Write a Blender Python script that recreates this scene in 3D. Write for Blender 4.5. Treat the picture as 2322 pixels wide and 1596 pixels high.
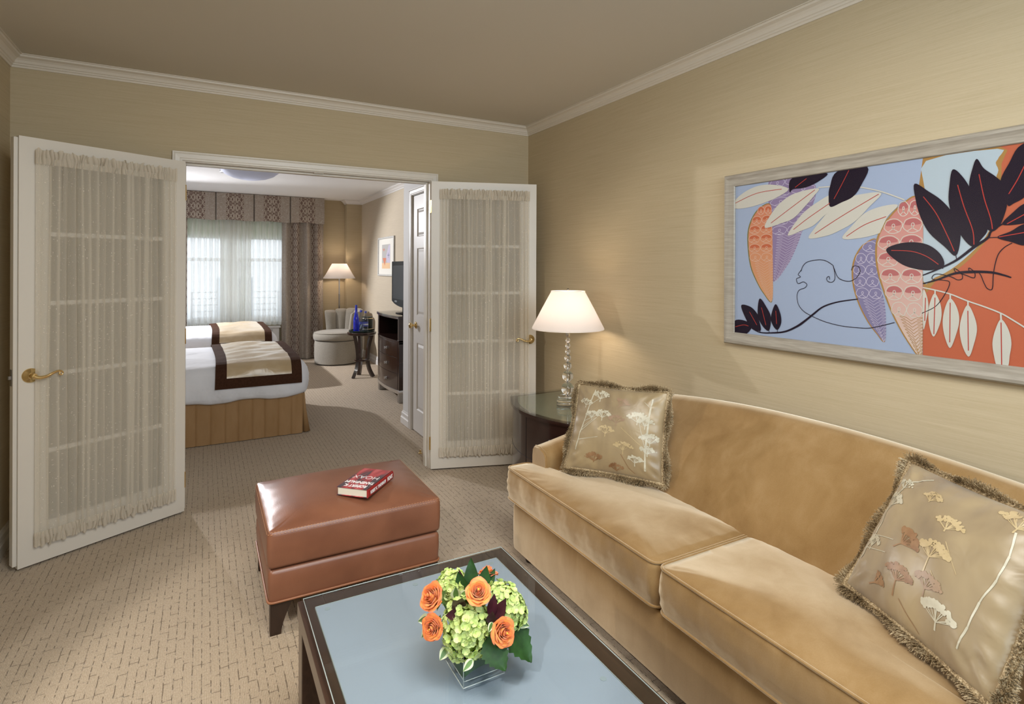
import bpy, bmesh, math, random
from mathutils import Vector, Matrix
from mathutils.geometry import tessellate_polygon
from math import sin, cos, pi, radians, sqrt, atan2

for _o in list(bpy.data.objects):
    bpy.data.objects.remove(_o)
SC = bpy.context.scene
COL = SC.collection
rnd = random.Random(7)

# ------------------------------------------------------------------ camera
F_PX, W_PX = 1274.0, 2322.0
cam_d = bpy.data.cameras.new('camera')
cam_d.sensor_width = 36.0
cam_d.lens = F_PX / W_PX * 36.0
cam_d.shift_y = -(798.0 - 609.0) / W_PX
cam_d.clip_start = 0.05
cam = bpy.data.objects.new('camera', cam_d)
COL.objects.link(cam)
cam.location = (-2.22, -3.799, 1.426)
_yaw, _roll = 0.5006, -0.0037
_f = Vector((sin(_yaw), cos(_yaw), 0)); _r = Vector((cos(_yaw), -sin(_yaw), 0)); _d = _f.cross(_r)
_r2 = _r * cos(_roll) + _d * sin(_roll); _d2 = -_r * sin(_roll) + _d * cos(_roll)
cam.rotation_euler = Matrix((( _r2.x, -_d2.x, -_f.x), (_r2.y, -_d2.y, -_f.y), (_r2.z, -_d2.z, -_f.z))).to_euler()
SC.camera = cam

# ------------------------------------------------------------------ view, world, large lights
SC.view_settings.view_transform = 'Standard'
SC.view_settings.look = 'None'
SC.view_settings.gamma = 1.0
SC.view_settings.use_curve_mapping = False
SC.view_settings.exposure = 0.0
SC.cycles.transparent_max_bounces = 24
SC.cycles.max_bounces = 10
SC.cycles.sample_clamp_indirect = 6.0

world = bpy.data.worlds.new('sky'); SC.world = world
world.use_nodes = True
_wn = world.node_tree.nodes['Background']
_wn.inputs[0].default_value = (0.89, 0.95, 1.0, 1); _wn.inputs[1].default_value = 2.7

def light(name, kind, loc, target, energy, color, size=0.1, size_y=None, spot=None, blend=0.3):
    d = bpy.data.lights.new(name, kind); d.energy = energy; d.color = color
    if kind == 'AREA':
        d.shape = 'RECTANGLE'; d.size = size; d.size_y = size_y or size
    elif kind in ('POINT', 'SPOT'):
        d.shadow_soft_size = size
    if kind == 'SPOT':
        d.spot_size = radians(spot); d.spot_blend = blend
    o = bpy.data.objects.new(name, d); COL.objects.link(o); o.location = loc
    if target is not None:
        o.rotation_euler = (Vector(target) - Vector(loc)).to_track_quat('-Z', 'Y').to_euler()
    return o

# big soft fill light added behind and to the right of the camera
light('fill_light_behind', 'AREA', (-1.15, -4.95, 1.95), (-0.35, -2.6, 1.35), 54, (0.68, 0.85, 1.0), 1.3, 1.3)
# soft overhead fill added to the living room, out of frame
light('overhead_fill_light', 'AREA', (-1.65, -2.95, 2.49), (-1.55, -2.2, 0.2), 73, (1.0, 0.97, 0.91), 1.0, 1.3)
# hard lamp that throws the book, ottoman and table shadows to the right
light('left_lamp_light', 'SPOT', (-3.02, -1.45, 1.52), (-1.05, -1.95, 0.15), 42, (1.0, 0.95, 0.88), 0.03, spot=100, blend=0.3)
light('rear_fill_spot', 'SPOT', (-2.95, -3.65, 2.35), (-2.0, -1.97, 0.0), 110, (1.0, 0.97, 0.93), 0.04, spot=43, blend=0.14)  # added spot: brightens the sitting room floor, cone edge leaves the doorway dim
# bedroom
light('bedroom_lamp_light', 'SPOT', (-3.35, 5.05, 2.25), (-0.9, 2.4, 0.2), 540, (0.97, 0.97, 1.0), 0.04, spot=95, blend=0.4)
light('bedroom_fill_light', 'AREA', (-2.6, 3.3, 2.38), (-2.3, 3.3, 0.0), 7, (0.95, 0.97, 1.0), 1.2, 1.2)

# ------------------------------------------------------------------ helpers
def setp(o, label=None, cat=None, group=None, kind=None):
    if label: o['label'] = label
    if cat: o['category'] = cat
    if group: o['group'] = group
    if kind: o['kind'] = kind
    return o

def empty(name, loc=(0, 0, 0), rz=0.0, label=None, cat=None, group=None, kind=None):
    o = bpy.data.objects.new(name, None); COL.objects.link(o)
    o.empty_display_size = 0.05
    o.location = loc; o.rotation_euler = (0, 0, rz)
    return setp(o, label, cat, group, kind)

def mesh_obj(name, bm, mats, parent=None, smooth=False, label=None, cat=None, group=None, kind=None, angle=None):
    bmesh.ops.recalc_face_normals(bm, faces=bm.faces) if name not in NORECALC else None
    me = bpy.data.meshes.new(name); bm.to_mesh(me); bm.free()
    if not isinstance(mats, (list, tuple)): mats = [mats]
    for m in mats: me.materials.append(m)
    if smooth:
        for p in me.polygons: p.use_smooth = True
        if angle is not None:
            try: me.set_sharp_from_angle(angle=radians(angle))
            except Exception: pass
    o = bpy.data.objects.new(name, me); COL.objects.link(o)
    if parent is not None: o.parent = parent
    return setp(o, label, cat, group, kind)
NORECALC = set(['print', 'motif'])

def box(bm, x0, x1, y0, y1, z0, z1, bev=0.0, mi=0, M=None, seg=2):
    vs = [Vector((x, y, z)) for z in (z0, z1) for y in (y0, y1) for x in (x0, x1)]
    if M is not None: vs = [M @ v for v in vs]
    v = [bm.verts.new(p) for p in vs]
    fs = [bm.faces.new([v[i] for i in q]) for q in ((0, 2, 3, 1), (4, 5, 7, 6), (0, 1, 5, 4), (2, 6, 7, 3), (0, 4, 6, 2), (1, 3, 7, 5))]
    for f in fs: f.material_index = mi
    if bev > 0:
        es = set()
        for f in fs: es.update(f.edges)
        r = bmesh.ops.bevel(bm, geom=list(es), offset=bev, segments=seg, profile=0.5, affect='EDGES')
        for f in r['faces']: f.material_index = mi
    return bm

def loft(bm, rings, close=True, cap0=True, cap1=True, mi=0):
    """rings: lists of points, same length; close: rings are closed loops"""
    R = [[bm.verts.new(p) for p in r] for r in rings]
    n = len(R[0])
    for a, b in zip(R[:-1], R[1:]):
        for i in range(n if close else n - 1):
            j = (i + 1) % n
            f = bm.faces.new((a[i], a[j], b[j], b[i])); f.material_index = mi
    if cap0:
        f = bm.faces.new(list(reversed(R[0]))); f.material_index = mi
    if cap1:
        f = bm.faces.new(R[-1]); f.material_index = mi
    return R

def lathe(bm, prof, c=(0, 0, 0), n=32, mi=0, cap0=True, cap1=True, sx=1.0, sy=1.0):
    rings = []
    for r, z in prof:
        rings.append([Vector((c[0] + max(r, 1e-5) * sx * cos(2 * pi * i / n), c[1] + max(r, 1e-5) * sy * sin(2 * pi * i / n), c[2] + z)) for i in range(n)])
    return loft(bm, rings, True, cap0, cap1, mi)

def tube(bm, pts, rad, n=8, mi=0, closed=False, caps=True, flat=1.0, up=None):
    pts = [Vector(p) for p in pts]
    m = len(pts)
    if not isinstance(rad, (list, tuple)): rad = [rad] * m
    rings = []
    prev = None
    for i, p in enumerate(pts):
        if closed: t = pts[(i + 1) % m] - pts[(i - 1) % m]
        else: t = pts[min(i + 1, m - 1)] - pts[max(i - 1, 0)]
        t.normalize()
        if prev is None:
            a = Vector(up) if up else (Vector((0, 0, 1)) if abs(t.z) < 0.9 else Vector((1, 0, 0)))
            nrm = a - t * a.dot(t)
        else:
            nrm = prev - t * prev.dot(t)
        if nrm.length < 1e-6: nrm = t.orthogonal()
        nrm.normalize(); prev = nrm
        bi = t.cross(nrm)
        rings.append([p + (nrm * cos(2 * pi * k / n) * flat + bi * sin(2 * pi * k / n)) * rad[i] for k in range(n)])
    if closed:
        rings.append(rings[0])
        R = [[bm.verts.new(q) for q in r] for r in rings[:-1]]; R.append(R[0])
        for a, b in zip(R[:-1], R[1:]):
            for i in range(n):
                j = (i + 1) % n
                bm.faces.new((a[i], a[j], b[j], b[i])).material_index = mi
    else:
        loft(bm, rings, True, caps, caps, mi)
    return bm

def spline(pts, k=8, closed=False):
    P = [Vector(p) for p in pts]; out = []; n = len(P)
    rng = range(n) if closed else range(n - 1)
    for i in rng:
        p0 = P[(i - 1) % n] if closed or i > 0 else P[0]
        p1 = P[i]; p2 = P[(i + 1) % n]
        p3 = P[(i + 2) % n] if closed or i + 2 < n else P[-1]
        for j in range(k):
            t = j / k
            out.append(0.5 * ((2 * p1) + (p2 - p0) * t + (2 * p0 - 5 * p1 + 4 * p2 - p3) * t * t + (3 * p1 - p0 - 3 * p2 + p3) * t ** 3))
    if not closed: out.append(P[-1])
    return out

def grid(bm, fn, nu, nv, mi=0, uv=None, wrap=False):
    V = [[bm.verts.new(fn(i / nu, j / nv)) for j in range(nv + 1)] for i in range(nu + (0 if wrap else 1))]
    lay = bm.loops.layers.uv.verify() if uv else None
    for i in range(nu):
        a = V[i]; b = V[(i + 1) % len(V)]
        for j in range(nv):
            f = bm.faces.new((a[j], b[j], b[j + 1], a[j + 1])); f.material_index = mi
            if uv:
                for l, (uu, vv) in zip(f.loops, ((i, j), (i + 1, j), (i + 1, j + 1), (i, j + 1))):
                    l[lay].uv = uv(uu / nu, vv / nv)
    return V

def round_poly(pts, r, k=5):
    out = []; n = len(pts)
    for i in range(n):
        p0 = Vector(pts[i - 1]); p1 = Vector(pts[i]); p2 = Vector(pts[(i + 1) % n])
        rr = r[i] if isinstance(r, (list, tuple)) else r
        a = (p0 - p1); b = (p2 - p1); ra = min(rr, a.length * .49); rb = min(rr, b.length * .49)
        a = p1 + a.normalized() * ra; b = p1 + b.normalized() * rb
        for j in range(k + 1):
            t = j / k
            out.append((1 - t) ** 2 * a + 2 * t * (1 - t) * p1 + t * t * b)
    return out

def resample(pts, step, closed=True):
    P = [Vector(p) for p in pts]; out = []
    n = len(P)
    for i in range(n if closed else n - 1):
        a = P[i]; b = P[(i + 1) % n]; L = (b - a).length
        k = max(1, int(L / step))
        for j in range(k): out.append(a.lerp(b, j / k))
    if not closed: out.append(P[-1])
    return out

# ------------------------------------------------------------------ materials
MAT = {}
class NT:
    def __init__(s, name):
        s.m = bpy.data.materials.new(name); s.m.use_nodes = True
        s.t = s.m.node_tree; s.n = s.t.nodes; s.l = s.t.links
        s.b = s.n['Principled BSDF']; s.o = s.n['Material Output']
    def add(s, typ, **kw):
        nd = s.n.new(typ)
        for k, v in kw.items():
            if k.startswith('i_'):
                key = k[2:]
                key = int(key) if key.isdigit() else key.replace('_', ' ')
                nd.inputs[key].default_value = v
            else: setattr(nd, k, v)
        return nd
    def link(s, a, b): s.l.new(a, b)
    def coords(s, kind='Object', scale=(1, 1, 1), rot=(0, 0, 0), loc=(0, 0, 0)):
        tc = s.add('ShaderNodeTexCoord'); mp = s.add('ShaderNodeMapping')
        mp.inputs['Scale'].default_value = scale; mp.inputs['Rotation'].default_value = rot; mp.inputs['Location'].default_value = loc
        s.link(tc.outputs[kind], mp.inputs['Vector']); return mp.outputs[0]
    def noise(s, vec, scale=5, detail=3, rough=.5, dist=0):
        nd = s.add('ShaderNodeTexNoise'); nd.inputs['Scale'].default_value = scale; nd.inputs['Detail'].default_value = detail
        nd.inputs['Roughness'].default_value = rough; nd.inputs['Distortion'].default_value = dist
        if vec is not None: s.link(vec, nd.inputs['Vector'])
        return nd.outputs['Fac']
    def ramp(s, fac, stops, interp='LINEAR'):
        nd = s.add('ShaderNodeValToRGB'); cr = nd.color_ramp; cr.interpolation = interp
        while len(cr.elements) > 1: cr.elements.remove(cr.elements[-1])
        cr.elements[0].position = stops[0][0]; cr.elements[0].color = (*stops[0][1], 1) if len(stops[0][1]) == 3 else stops[0][1]
        for p, c in stops[1:]:
            e = cr.elements.new(p); e.color = (*c, 1) if len(c) == 3 else c
        s.link(fac, nd.inputs[0]); return nd.outputs[0]
    def mix(s, fac, a, b, mode='MIX'):
        nd = s.add('ShaderNodeMix', data_type='RGBA', blend_type=mode)
        for k, v in ((0, fac), (6, a), (7, b)):
            if hasattr(v, 'links') or hasattr(v, 'is_linked'): s.link(v, nd.inputs[k])
            else: nd.inputs[k].default_value = v if not isinstance(v, tuple) else ((*v, 1) if len(v) == 3 else v)
        return nd.outputs[2]
    def math(s, op, a, b=None, c=None):
        nd = s.add('ShaderNodeMath', operation=op)
        for k, v in ((0, a), (1, b), (2, c)):
            if v is None: continue
            if hasattr(v, 'is_linked'): s.link(v, nd.inputs[k])
            else: nd.inputs[k].default_value = v
        return nd.outputs[0]
    def bump(s, h, strength=.3, dist=.01):
        nd = s.add('ShaderNodeBump'); nd.inputs['Strength'].default_value = strength; nd.inputs['Distance'].default_value = dist
        s.link(h, nd.inputs['Height']); s.link(nd.outputs[0], s.b.inputs['Normal']); return nd
    def set(s, **kw):
        for k, v in kw.items():
            key = {'color': 'Base Color', 'rough': 'Roughness', 'metal': 'Metallic', 'spec': 'Specular IOR Level', 'sheen': 'Sheen Weight',
                   'sheenr': 'Sheen Roughness', 'trans': 'Transmission Weight', 'ior': 'IOR', 'alpha': 'Alpha', 'coat': 'Coat Weight', 'coatr': 'Coat Roughness',
                   'emit': 'Emission Color', 'emits': 'Emission Strength', 'sheent': 'Sheen Tint', 'aniso': 'Anisotropic'}[k]
            inp = s.b.inputs[key]
            if hasattr(v, 'is_linked'): s.link(v, inp)
            elif isinstance(v, tuple): inp.default_value = (*v, 1) if len(v) == 3 else v
            else: inp.default_value = v
        return s

def simple(name, color, rough=.5, **kw):
    t = NT(name); t.set(color=color, rough=rough, **kw); MAT[name] = t.m; return t.m

def vary(name, c1, c2, scale=8, rough=.5, stretch=(1, 1, 1), bump=0, bscale=None, **kw):
    t = NT(name); v = t.coords('Object', stretch)
    n = t.noise(v, scale, 4, .6)
    t.set(color=t.ramp(n, [(.3, c1), (.7, c2)]), rough=rough, **kw)
    if bump: t.bump(t.noise(v, bscale or scale * 6, 3), bump, .002 if not bscale else .03)
    MAT[name] = t.m; return t.m

def wallpaper(name, c1, c2):
    t = NT(name); v = t.coords('Object', (4, 4, 330))
    n = t.noise(v, 1.0, 3, .65, .2)
    v2 = t.coords('Object', (1.8, 1.8, 90)); n2 = t.noise(v2, 1.0, 2, .5)
    v3 = t.coords('Object', (60, 60, 420)); n3 = t.noise(v3, 1.0, 1, .5)
    k = t.math('ADD', t.math('MULTIPLY', n, .6), t.math('ADD', t.math('MULTIPLY', n2, .25), t.math('MULTIPLY', n3, .15)))
    t.set(color=t.ramp(k, [(.25, c1), (.75, c2)]), rough=.75, spec=.25)
    t.bump(k, .10, .001); MAT[name] = t.m; return t.m

wallpaper('grasscloth', (.432, .346, .213), (.565, .474, .325))
wallpaper('bedroom_paper', (.45, .38, .285), (.57, .50, .395))

def carpet():
    t = NT('carpet')
    v = t.coords('Object', (1, 1, 1), (0, 0, pi / 2))
    nz = t.noise(t.coords('Object', (40, 40, 1)), 1.0, 2)
    wob = t.add('ShaderNodeVectorMath', operation='ADD'); t.link(v, wob.inputs[0])
    cmb = t.add('ShaderNodeCombineXYZ'); t.link(t.math('MULTIPLY', nz, .006), cmb.inputs[0]); t.link(t.math('MULTIPLY', nz, .004), cmb.inputs[1])
    t.link(cmb.outputs[0], wob.inputs[1])
    b = t.add('ShaderNodeTexBrick'); t.link(wob.outputs[0], b.inputs['Vector'])
    b.offset = .37; b.offset_frequency = 2; b.squash = 1.35; b.squash_frequency = 3
    b.inputs['Scale'].default_value = 1.0; b.inputs['Mortar Size'].default_value = .0016; b.inputs['Mortar Smooth'].default_value = .35
    b.inputs['Brick Width'].default_value = .088; b.inputs['Row Height'].default_value = .0285
    b.inputs['Color1'].default_value = (1, 1, 1, 1); b.inputs['Color2'].default_value = (.72, .72, .72, 1); b.inputs['Mortar'].default_value = (0, 0, 0, 1)
    brk = t.noise(t.coords('Object', (42, 34, 1)), 1.0, 2, .6)
    joint = t.math('MULTIPLY', t.math('SUBTRACT', 1.0, t.math('SUBTRACT', 1.0, b.outputs['Fac'])), t.ramp(brk, [(.45, (0, 0, 0)), (.57, (1, 1, 1))]))
    # ribs along the length of the loops
    w = t.add('ShaderNodeTexWave', wave_type='BANDS', bands_direction='X'); t.link(t.coords('Object', (1, .02, 1)), w.inputs[0])
    w.inputs['Scale'].default_value = 62; w.inputs['Distortion'].default_value = .6; w.inputs['Detail'].default_value = 1
    f = t.noise(t.coords('Object', (260, 120, 1)), 1.0, 2, .6)
    big = t.noise(t.coords('Object', (1.5, 1.5, 1)), 1.0, 2)
    base = t.ramp(f, [(.25, (.39, .305, .21)), (.75, (.64, .53, .405))])
    base = t.mix(t.math('MULTIPLY', t.math('SUBTRACT', 1.0, w.outputs['Fac']), .35), base, (.27, .19, .12))
    base = t.mix(t.math('MULTIPLY', big, .25), base, (.50, .40, .30))
    base = t.mix(t.math('MULTIPLY', joint, .72), base, (.075, .045, .02))
    t.set(color=base, rough=.95, spec=.1, sheen=.15)
    h = t.math('SUBTRACT', t.math('ADD', t.math('MULTIPLY', w.outputs['Fac'], .35), t.math('MULTIPLY', f, .5)), t.math('MULTIPLY', joint, 1.6))
    t.bump(h, .8, .004)
    MAT['carpet'] = t.m
carpet()

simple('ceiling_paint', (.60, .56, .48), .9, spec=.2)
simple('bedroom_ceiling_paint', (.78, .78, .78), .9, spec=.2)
simple('trim_paint', (.66, .60, .51), .45)
simple('closet_paint', (.66, .655, .65), .6)
simple('trim_paint_white', (.70, .68, .66), .35)
simple('door_paint', (.70, .655, .585), .38)
simple('outlet_white', (.8, .8, .78), .4)

def velvet():
    t = NT('velvet')
    v = t.coords('Object', (1, 1, 1))
    n1 = t.noise(v, 3.2, 4, .55, .8); n2 = t.noise(t.coords('Object', (1, 1, .35)), 13, 3, .6, .4); n3 = t.noise(v, 260, 1)
    k = t.math('ADD', t.math('MULTIPLY', n1, .55), t.math('ADD', t.math('MULTIPLY', n2, .35), t.math('MULTIPLY', n3, .10)))
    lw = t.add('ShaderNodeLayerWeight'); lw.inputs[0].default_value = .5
    grazing_sheen = t.ramp(lw.outputs['Facing'], [(.44, (0, 0, 0)), (.68, (1, 1, 1))])  # velvet sheen put into the base colour, paler at grazing view angles
    t.set(color=t.mix(grazing_sheen, t.ramp(k, [(.33, (.225, .125, .042)), (.5, (.29, .172, .066)), (.68, (.36, .23, .105))]), t.ramp(k, [(.33, (.46, .315, .165)), (.68, (.62, .48, .31))])), rough=.85, spec=.15, sheen=1.0, sheenr=.40, sheent=(1, .90, .72, 1))
    t.bump(n3, .12, .001); MAT['velvet'] = t.m
velvet()

def leather():
    t = NT('leather'); v = t.coords('Object')
    n = t.noise(v, 5, 3, .5, .3); vo = t.add('ShaderNodeTexVoronoi', feature='F1'); t.link(v, vo.inputs['Vector']); vo.inputs['Scale'].default_value = 330
    t.set(color=t.ramp(n, [(.3, (.165, .063, .034)), (.7, (.235, .095, .051))]), rough=.36, spec=.55)
    t.bump(t.math('ADD', vo.outputs['Distance'], t.math('MULTIPLY', t.noise(v, 22, 2), .6)), .10, .002); MAT['leather'] = t.m
leather()
simple('leather_piping', (.30, .12, .055), .4)
simple('stitch', (.50, .25, .12), .7)

def wood(name, c1, c2, rough=.22, axis=(3, 40, 40), **kw):
    t = NT(name); v = t.coords('Object', axis); n = t.noise(v, 1.6, 5, .6, .6)
    t.set(color=t.ramp(n, [(.3, c1), (.7, c2)]), rough=rough, **kw); MAT[name] = t.m
wood('espresso_wood', (.018, .008, .007), (.034, .015, .012), .22, (4, 4, 30), coat=.4, coatr=.08)
wood('table_wood', (.024, .010, .006), (.048, .022, .013), .28, (40, 3, 30), coat=.3, coatr=.1)
wood('dark_leg_wood', (.020, .011, .008), (.04, .022, .015), .35, (20, 20, 4))
simple('frosted_panel', (.31, .355, .42), .32, spec=.5)

def thin_glass(name, tint=(1, 1, 1), refl=1.0, ior=1.5, rough=0.0):
    t = NT(name); t.n.remove(t.b)
    tr = t.add('ShaderNodeBsdfTransparent'); tr.inputs[0].default_value = (*tint, 1)
    gl = t.add('ShaderNodeBsdfGlossy'); gl.inputs['Roughness'].default_value = rough
    lw = t.add('ShaderNodeLayerWeight'); lw.inputs[0].default_value = .5
    fz = t.math('MULTIPLY', t.math('ADD', .04, t.math('MULTIPLY', t.math('POWER', lw.outputs['Facing'], 5.0), .9)), refl)
    mx = t.add('ShaderNodeMixShader'); t.link(fz, mx.inputs[0]); t.link(tr.outputs[0], mx.inputs[1]); t.link(gl.outputs[0], mx.inputs[2])
    t.link(mx.outputs[0], t.o.inputs[0]); MAT[name] = t.m
thin_glass('pane_glass', (.88, .88, .88), .1); thin_glass('tabletop_glass', (.95, .97, .97), 1.0); thin_glass('vase_glass', (.985, .995, .99), .55)
thin_glass('bottle_glass', (.86, .9, .95), 1.6); thin_glass('window_glass', (.97, .98, 1.0), .5)
simple('glass_edge', (.40, .45, .44), .15, spec=.8)
t_ = NT('crystal'); t_.set(color=(1, 1, 1), rough=0.0, trans=1.0, ior=1.48); MAT['crystal'] = t_.m
t_ = NT('cobalt_glass'); t_.set(color=(.03, .05, .75), rough=.04, trans=.45, ior=1.45, coat=.5); MAT['cobalt_glass'] = t_.m
simple('cobalt_cap', (.03, .06, .5), .4)
simple('water_blue', (.45, .55, .85), .1, alpha=.55)
simple('label_blue', (.10, .13, .45), .4); simple('label_white', (.75, .78, .85), .4)
simple('brass', (.80, .62, .32), .15, metal=1.0)
simple('gold_band', (.80, .65, .40), .25, metal=1.0)
simple('steel', (.62, .62, .63), .28, metal=1.0)
simple('brushed_steel', (.42, .41, .40), .38, metal=1.0)
simple('latch_metal', (.28, .26, .24), .4, metal=1.0)
simple('chrome', (.75, .75, .76), .1, metal=1.0)
simple('black_matte', (.004, .004, .004), .6)
simple('black_gloss', (.006, .006, .007), .22, spec=.08)
simple('screen_glass', (.018, .019, .022), .30, spec=.22)
simple('bucket_green', (.012, .022, .018), .35)
simple('tray_green', (.012, .03, .028), .25)
simple('cord_white', (.7, .68, .62), .5)
vary('chair_fabric', (.25, .225, .185), (.32, .29, .24), 90, .9, sheen=.3)
vary('duvet_cotton', (.74, .76, .82), (.80, .81, .86), 4, .85, sheen=.2, bump=.55, bscale=5)
def satin(name, c1, c2, rough=.38, sc=5):
    t = NT(name); v = t.coords('Object'); n = t.noise(t.coords('Object', (1, 1, .35)) if sc < 4 else v, sc * (1.6 if sc < 4 else 1), 3, .5, .5)
    t.set(color=t.ramp(n, [(.3, c1), (.7, c2)]), rough=rough, spec=.6, sheen=.3)
    t.bump(t.noise(v, 14, 2, .5, .8), .25, .01); MAT[name] = t.m
satin('runner_satin', (.44, .32, .175), (.56, .44, .285), .27)
satin('pillow_satin', (.21, .150, .088), (.40, .30, .16), .38, 3.2)
vary('runner_border', (.040, .017, .009), (.062, .028, .016), 60, .9, spec=.1)
vary('skirt_fabric', (.31, .175, .07), (.37, .22, .10), 12, .75, (1, 1, .3))
vary('motif_white', (.46, .42, .31), (.60, .56, .44), 30, .4)
vary('motif_brown', (.22, .11, .05), (.34, .20, .10), 30, .4)
vary('motif_gold', (.44, .33, .17), (.54, .42, .24), 30, .35)
vary('motif_rose', (.30, .19, .12), (.36, .25, .16), 30, .4)

def fringe_mat():
    t = NT('fringe_yarn'); v = t.coords('Object'); n = t.noise(v, 240, 2, .7); n2 = t.noise(v, 11, 2)
    k = t.math('ADD', t.math('MULTIPLY', n, .65), t.math('MULTIPLY', n2, .35))
    t.set(color=t.ramp(k, [(.36, (.08, .05, .02)), (.5, (.30, .21, .105)), (.62, (.58, .47, .30))]), rough=.7); MAT['fringe_yarn'] = t.m
fringe_mat()

def sheer(name, color, opacity, speck=False, trans_mix=.45):
    t = NT(name); t.n.remove(t.b)
    d = t.add('ShaderNodeBsdfDiffuse'); tl = t.add('ShaderNodeBsdfTranslucent')
    for x in (d, tl): x.inputs[0].default_value = (*color, 1)
    m1 = t.add('ShaderNodeMixShader'); m1.inputs[0].default_value = trans_mix; t.link(d.outputs[0], m1.inputs[1]); t.link(tl.outputs[0], m1.inputs[2])
    tr = t.add('ShaderNodeBsdfTransparent'); m2 = t.add('ShaderNodeMixShader')
    t.link(tr.outputs[0], m2.inputs[1]); t.link(m1.outputs[0], m2.inputs[2])
    tc = t.add('ShaderNodeTexCoord'); mp = t.add('ShaderNodeMapping'); t.link(tc.outputs['UV'], mp.inputs[0])
    mp.inputs['Scale'].default_value = (90, 420, 1)
    weave = t.noise(mp.outputs[0], 1.0, 2)
    fac = t.math('ADD', opacity - .08, t.math('MULTIPLY', weave, .16))
    if speck:
        for sc, th in (((150, 24, 1), .115), ((28, 110, 1), .11)):
            mp2 = t.add('ShaderNodeMapping'); t.link(tc.outputs['UV'], mp2.inputs[0]); mp2.inputs['Scale'].default_value = sc
            vo = t.add('ShaderNodeTexVoronoi', feature='F1'); t.link(mp2.outputs[0], vo.inputs['Vector']); vo.inputs['Scale'].default_value = 1.0
            vo.inputs['Randomness'].default_value = .8
            s_ = t.math('LESS_THAN', vo.outputs['Distance'], th)
            fac = t.math('MAXIMUM', fac, t.math('MULTIPLY', s_, .97))
            mxc = t.mix(s_, (*color, 1), (.86, .82, .74, 1)) if sc[0] == 150 else t.mix(s_, mxc, (.86, .82, .74, 1))
        t.link(mxc, d.inputs[0])
    lw = t.add('ShaderNodeLayerWeight'); lw.inputs[0].default_value = .5
    fac = t.math('ADD', fac, t.math('MULTIPLY', t.math('SUBTRACT', 1.0, fac), t.math('MULTIPLY', lw.outputs['Facing'], .85)))
    t.link(fac, m2.inputs[0]); t.link(m2.outputs[0], t.o.inputs[0]); MAT[name] = t.m
sheer('door_sheer', (.84, .78, .67), .50, True, .25)
sheer('door_sheer_ruffle', (.74, .67, .56), .93, False, .3)
sheer('window_sheer', (.90, .90, .87), .64, False, .6)
sheer('window_sheer_dense', (.90, .90, .86), .80, False, .6)
sheer('blind_fabric', (.62, .64, .52), .92, False, .35)

def shade(name, col, mixf=.55):
    t = NT(name); t.n.remove(t.b)
    d = t.add('ShaderNodeBsdfDiffuse'); tl = t.add('ShaderNodeBsdfTranslucent')
    for x in (d, tl): x.inputs[0].default_value = (*col, 1)
    m = t.add('ShaderNodeMixShader'); m.inputs[0].default_value = mixf; t.link(d.outputs[0], m.inputs[1]); t.link(tl.outputs[0], m.inputs[2])
    t.link(m.outputs[0], t.o.inputs[0]); MAT[name] = t.m
shade('lampshade_fabric', (.83, .81, .81)); shade('opal_glass', (.62, .64, .74), .5)

def damask(name, u0, period, w):
    """striped drapery cloth: UV in metres; brown scroll stripes on beige, grey swirl stripes between"""
    t = NT(name); tc = t.add('ShaderNodeTexCoord'); sp = t.add('ShaderNodeSeparateXYZ'); t.link(tc.outputs['UV'], sp.inputs[0])
    u = t.math('SUBTRACT', sp.outputs[0], u0); k = t.math('WRAP', u, period / 2, -period / 2)
    a = t.math('ABSOLUTE', k); inn = t.math('LESS_THAN', a, w / 2)
    vv = t.math('PINGPONG', sp.outputs[1], .062); c = t.add('ShaderNodeCombineXYZ'); t.link(a, c.inputs[0]); t.link(vv, c.inputs[1])
    n = t.noise(c.outputs[0], 24, 1.0, .5, 1.6); lines = t.math('LESS_THAN', t.math('ABSOLUTE', t.math('SUBTRACT', n, .5)), .052)
    n2 = t.noise(c.outputs[0], 46, 0, .5, .8); lines = t.math('MAXIMUM', lines, t.math('GREATER_THAN', n2, .64))
    brown = t.mix(lines, (.45, .39, .32, 1), (.13, .075, .058, 1))
    n3 = t.noise(tc.outputs['UV'], 26, 1.0, .5, 2.0); l2 = t.math('LESS_THAN', t.math('ABSOLUTE', t.math('SUBTRACT', n3, .5)), .035)
    grey = t.mix(l2, (.33, .275, .225, 1), (.45, .40, .35, 1))
    t.set(color=t.mix(inn, grey, brown), rough=.75, sheen=.2); MAT[name] = t.m
damask('valance_damask', -2.3335 + .503, .5035, .233); damask('drape_damask', .345, .5035, .233)

simple('art_blue', (.34, .41, .56), .5, spec=.12); simple('art_orange', (.47, .120, .060), .5, spec=.12); simple('art_paleblue', (.42, .50, .56), .5, spec=.12)
simple('art_mustard', (.36, .20, .06), .5, spec=.12); simple('art_plum', (.25, .19, .33), .5, spec=.12); simple('art_white', (.56, .54, .48), .5, spec=.12)
simple('art_dark', (.012, .006, .016), .45, spec=.12); simple('art_red', (.42, .04, .03), .5, spec=.12); simple('art_lilac', (.52, .48, .60), .5, spec=.12); simple('art_cream', (.62, .42, .32), .5, spec=.12)
simple('art_violet', (.21, .19, .33), .5, spec=.12); simple('art_olive', (.20, .17, .06), .5, spec=.12)
def gradmat(name, stops, lo, hi):
    t = NT(name); tc = t.add('ShaderNodeTexCoord'); sp = t.add('ShaderNodeSeparateXYZ'); t.link(tc.outputs['Object'], sp.inputs[0])
    k = t.math('DIVIDE', t.math('SUBTRACT', sp.outputs[2], lo - 1.473), hi - lo)
    c = t.ramp(k, stops)
    t.set(color=c, rough=.5); MAT[name] = t.m
simple('art_rose_deep', (.42, .13, .13), .5, spec=.12); simple('art_amber_deep', (.50, .13, .06), .5, spec=.12)
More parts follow.
